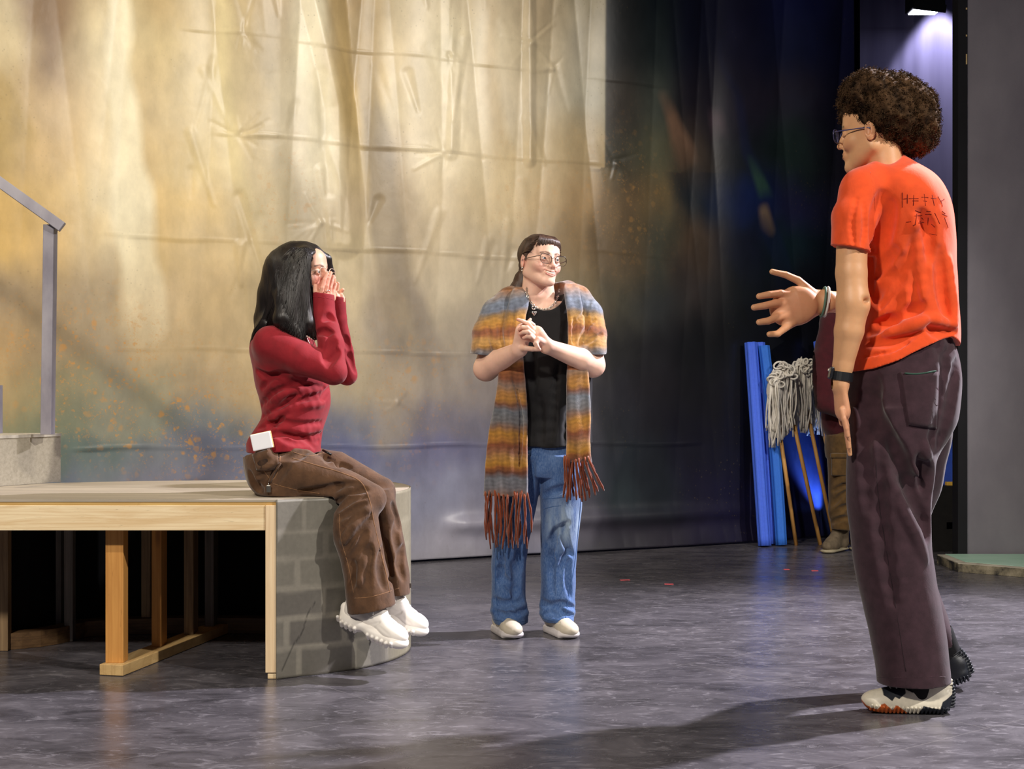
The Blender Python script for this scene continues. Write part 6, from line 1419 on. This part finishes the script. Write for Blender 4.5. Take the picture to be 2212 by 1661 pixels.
# ================================================================ PERSON HALF HIDDEN, FOAM TUBES, MOPS
def person_behind():
    Y0 = 8.62; px = Y0/FPX
    def B(u, v, dy=0.0): return P(u, v, Y0+dy)
    root = empty('person', (B(1830, 0)[0], Y0, 0), 'person in a maroon top and olive cargo trousers, mostly hidden behind the orange-shirted one', 'person')
    H = Frame(B(1842, 590), rotm(-50), 1.0)
    f = Field(B(1842, 590, 0)+np.array([-.15, -.15, -.25]), B(1842, 590, 0)+np.array([.15, .15, .15]), .004)
    head_prims(f, H, 0, False, 1.1); hp = head_paint(H, (206, 160, 132), (170, 100, 90))
    f.add(cap(B(1842, 620), B(1842, 665), .055, .06), .02)
    a = Field(B(1750, 960, 0)+np.array([0, -.4, 0]), B(1930, 800, 0)+np.array([0, .1, 0]), .005)
    a.chain([B(1810, 880, -.20), B(1835, 872, -.26)], [.035, .028], .01); a.add(cap(B(1835, 872, -.26), B(1848, 868, -.30), .03, .034, ((.2, .3, 1), .5)), .01)
    for i in range(4): a.chain([B(1850, 862+4*i, -.30), B(1858, 860+4.5*i, -.33), B(1862, 864+4.5*i, -.35)], [.010, .009, .007], .002)
    a.chain([B(1838, 862, -.29), B(1846, 852, -.31)], [.012, .009], .004)
    build_field('body', [f, a], M_skin, root, hp); eyes(H, root)
    g = Field(B(1842, 590, 0)-.2, B(1842, 590, 0)+.2, .005); g.add(H.ell((0, .02, .035), (.085, .10, .09)), .01).sub(H.ell((0, -.10, -.03), (.065, .07, .085)), .006); g.disp(lambda x, y, z: .003*sn(x, y, z, 60, 1))
    build_field('hair', g, M_black_hair, root)
    t = Field(B(1750, 985, 0)+np.array([0, -.30, 0]), B(1930, 640, 0)+np.array([0, .22, 0]), .006)
    t.add(loft([(B(0, v)[2], B(u, v)[0], Y0, w*px, ry) for v, u, w, ry in ((650, 1842, 30, .08), (672, 1842, 62, .11), (700, 1842, 72, .13), (800, 1840, 64, .13), (880, 1835, 62, .13), (925, 1828, 52, .13), (952, 1815, 22, .10))]), .02)
    t.chain([B(1800, 700, -.05), B(1784, 770, -.10), B(1778, 815, -.12), B(1784, 868, -.16), B(1815, 885, -.20)], [.075, .078, .080, .070, .05], .03)
    t.chain([B(1886, 700, .0), B(1898, 780, .0), B(1890, 860, -.05)], [.07, .06, .05], .03)
    t.disp(lambda x, y, z: .006*sn(x, y, z, 18, 1)+.003*sn(x, y, z, 50, 2))
    build_field('maroon_top', t, cloth('maroon_fleece', (60, 13, 21), 400, .9, .1, .15), root)
    j = Field(B(1760, 1160, 0)+np.array([0, -.2, 0]), B(1930, 900, 0)+np.array([0, .25, 0]), .006)
    j.add(loft([(B(0, v)[2], B(u, v)[0], Y0, w*px, ry) for v, u, w, ry in ((905, 1838, 52, .13), (960, 1836, 52, .14), (985, 1836, 50, .12))]), .02)
    j.add(loft([(B(0, v)[2], B(u, v)[0], Y0-.03, w*px, ry) for v, u, w, ry in ((940, 1816, 32, .10), (1000, 1818, 32, .095), (1040, 1818, 30, .09), (1080, 1814, 26, .075), (1105, 1808, 22, .07), (1125, 1814, 22, .065), (1142, 1814, 20, .06))]), .02)
    j.add(loft([(B(0, v)[2], B(u, v)[0], Y0+.10, w*px, ry) for v, u, w, ry in ((940, 1860, 32, .10), (1040, 1862, 28, .09), (1100, 1860, 24, .07), (1142, 1858, 20, .06))]), .02)
    for c in ([(1798, 1090), (1812, 1075), (1830, 1060)], [(1794, 1115), (1815, 1100), (1832, 1092)], [(1796, 1128), (1815, 1122), (1830, 1118)], [(1800, 1060), (1820, 1050), (1832, 1048)]): j.crease(c, .012, .02)
    j.disp(lambda x, y, z: .006*sn(x, y, z, 26, 4))
    M_ol = cloth('olive_cotton', (80, 58, 28), 400, .9, .15, .2); jt = build_field('cargo_trousers', j, M_ol, root)
    pk = Field(B(1780, 1035, 0)+np.array([0, -.16, 0]), B(1840, 970, 0)+np.array([0, 0, 0]), .004); pk.add(rbox(B(1816, 1003, -.115), (.055, .018, .068), .010), .002); pk.add(rbox(B(1815, 984, -.128), (.058, .014, .014), .006), .002)
    build_field('cargo_pocket', pk, M_ol, jt)
    M_bt = plain('taupe_suede', (96, 84, 68), .85, .2, .15, 40); M_sl = plain('boot_sole', (150, 140, 116), .6)
    for (u, dy, yw) in ((1806, -.03, -38), (1862, .12, -30)):
        p = B(u, 0, dy); S = shoe_frame((p[0], p[1], .0), yw, 0, 0, 1.05); sh = empty('boot', S(0, 0, 0)); bpy_parent(sh, root)
        b = field_for(S, .01, .004, (-.06, -.17, -.01), (.06, .15, .18)); b.add(S.ell((0, .06, .05), (.038, .05, .05)), .01).add(S.cap((0, .06, .05), (0, .065, .15), .044, .046), .02).add(S.ell((0, -.06, .04), (.043, .085, .038)), .03).add(S.cap((0, .04, .12), (0, -.05, .06), .032, .032), .03)
        b.cut(lambda X, Y, Z: .018-Z+0*X+0*Y); build_field('upper', b, M_bt, sh)
        s = field_for(S, .01, .004, (-.06, -.17, -.01), (.06, .15, .18)); s.add(S.cap((0, .075, .013), (0, -.10, .013), .040, .046, ((0, 0, 1), .30)), .01); s.cut(lambda X, Y, Z: .001-Z+0*X+0*Y); build_field('sole', s, M_sl, sh)
        tube_part('laces', [[S(-.024, -.035+.016*i, .078+.014*i), S(0, -.045+.016*i, .090+.014*i), S(.024, -.035+.016*i, .078+.014*i)] for i in range(6)], .003, plain('boot_laces', (150, 138, 118), .8), sh)
person_behind()
# foam tubes with a flower-shaped section
def foam_tube(top, bot, R, mat, label, twist=0.0, bend=0.0):
    top = np.array(top); bot = np.array(bot); d = top-bot; L = np.linalg.norm(d); d /= L; a = np.cross(d, (0, 1, 0)); a /= np.linalg.norm(a); b = np.cross(a, d); n = 60; m = 26; mb = MB(); V = []
    for i in range(m):
        s = i/(m-1); c = bot+d*L*s+a*bend*math.sin(math.pi*s); sc = 1
        for k in range(n):
            q = 2*math.pi*k/n+twist*s; rr = R*(.80+.20*abs(math.cos(q*3-.3)))*sc; V.append(c+rr*(math.cos(q)*a+math.sin(q)*b))
    F = [(i*n+k, i*n+(k+1) % n, (i+1)*n+(k+1) % n, (i+1)*n+k) for i in range(m-1) for k in range(n)]+[tuple(range(n))[::-1], tuple((m-1)*n+k for k in range(n))]
    mb.add(V, F); o = mb.build('foam_tube', mat, None, smooth=True); tag(o, label, 'foam tube', 'blue foam tubes leaning on the backdrop'); return o
M_fo = plain('blue_foam', (70, 106, 226), .7, .3, .03, 60, .1, 600); M_fo2 = plain('mid_blue_foam', (48, 108, 206), .7, .3, .03, 60, .1, 600)
def z0at(u, v): y = FPX*CAMZ/(v-CV); return P(u, v, y)
b = z0at(1652, 1181); foam_tube(P(1622, 740, BD(1622)-.09), b+np.array([0, 0, .006]), .041, M_fo, 'leftmost bright blue foam tube leaning against the dark backdrop')
b = z0at(1668, 1181); foam_tube(P(1641, 740, BD(1641)-.06), b+np.array([.0, .09, .006]), .034, M_fo, 'bright blue foam tube tucked just right of the leftmost one')
b = z0at(1689, 1180); foam_tube(P(1650, 747, BD(1650)-.13), b+np.array([0, .02, .006]), .036, M_fo2, 'slightly darker blue foam tube, third from the left, beside the mops', .4, -.012)
b = z0at(1824, 1174); foam_tube(P(1769, 737, BD(1769)-.09), b+np.array([0, .0, .006]), .037, M_fo, 'blue foam tube rising behind the person in the maroon top')
# string mops standing upside down
def mop(u1, v1, u0, v0, dy, hc, hw, label, seed):
    r = random.Random(seed); Yb = FPX/(v0-CV); bot = P(u0, v0, Yb)+np.array([0, 0, .001]); top = P(u1, v1, BD(u1)-.20+dy)
    root = empty('string_mop', bot, label, 'mop', 'string mops standing upside down by the backdrop')
    MB().tube([bot, top], .0125, 10).build('handle', wood('mop_handle_wood', (206, 156, 88), (178, 126, 66), 'z'), root, smooth=True)
    c = P(hc[0], hc[1], BD(u1)-.22+dy); M_y = plain('cotton_yarn', (216, 210, 200), .95, .1, .08, 40, .4, 300)
    MB().tube([top-np.array([0, 0, .07]), top+np.array([0, 0, .02])], .02, 10).build('socket', plain('mop_socket', (120, 108, 92), .6), root, smooth=True)
    m = MB(); n = 64
    for i in range(n):
        a = 2*math.pi*i/n+r.uniform(-.1, .1); q = r.uniform(.3, 1); x, y = math.cos(a)*hw*q, math.sin(a)*.06*q; hgt = r.uniform(.01, .06)*(1.2-q); dn = r.uniform(.20, .34)
        pts = [top+np.array([x*.1, y*.1, 0]), c+np.array([x*.4, y*.6-.01, .03+hgt]), c+np.array([x*.8, y, .02+hgt*.5]), c+np.array([x*1.0+r.uniform(-.01, .01), y*1.3, -.06]), c+np.array([x*.85+r.uniform(-.02, .02), y*1.1, -.06-dn*.5]), c+np.array([x*.75+r.uniform(-.025, .025), y, -.06-dn])]
        m.tube(catmull(pts, 4), .0052, 5)
    for i in range(16):       # looped yarn at the crown
        cc = c+np.array([r.uniform(-hw, hw)*.7, -.05+r.uniform(-.02, .02), r.uniform(-.02, .06)]); ra = r.uniform(.018, .034); q = rotm(r.uniform(-60, 60), r.uniform(-40, 40), r.uniform(0, 180))
        m.tube([cc+q@np.array([ra*math.cos(t), 0, ra*.7*math.sin(t)]) for t in np.linspace(0, 2*math.pi, 15)[:-1]], .0065, 5, closed=True)
    o = m.build('yarn_head', M_y, root, smooth=True); o['kind'] = 'stuff'
mop(1672, 850, 1720, 1178, -.05, (1672, 828), .040, 'string mop with brownish socket, leftmost and thinnest of the mops', 1)
mop(1699, 842, 1772, 1177, -.04, (1694, 808), .075, 'string mop with a full pale head, second from the left', 2)
mop(1732, 830, 1803, 1172, .02, (1730, 800), .080, 'string mop with the tallest looped head, between the other mops', 3)
mop(1762, 860, 1834, 1170, .10, (1756, 810), .060, 'string mop half hidden behind the maroon sleeve', 4)
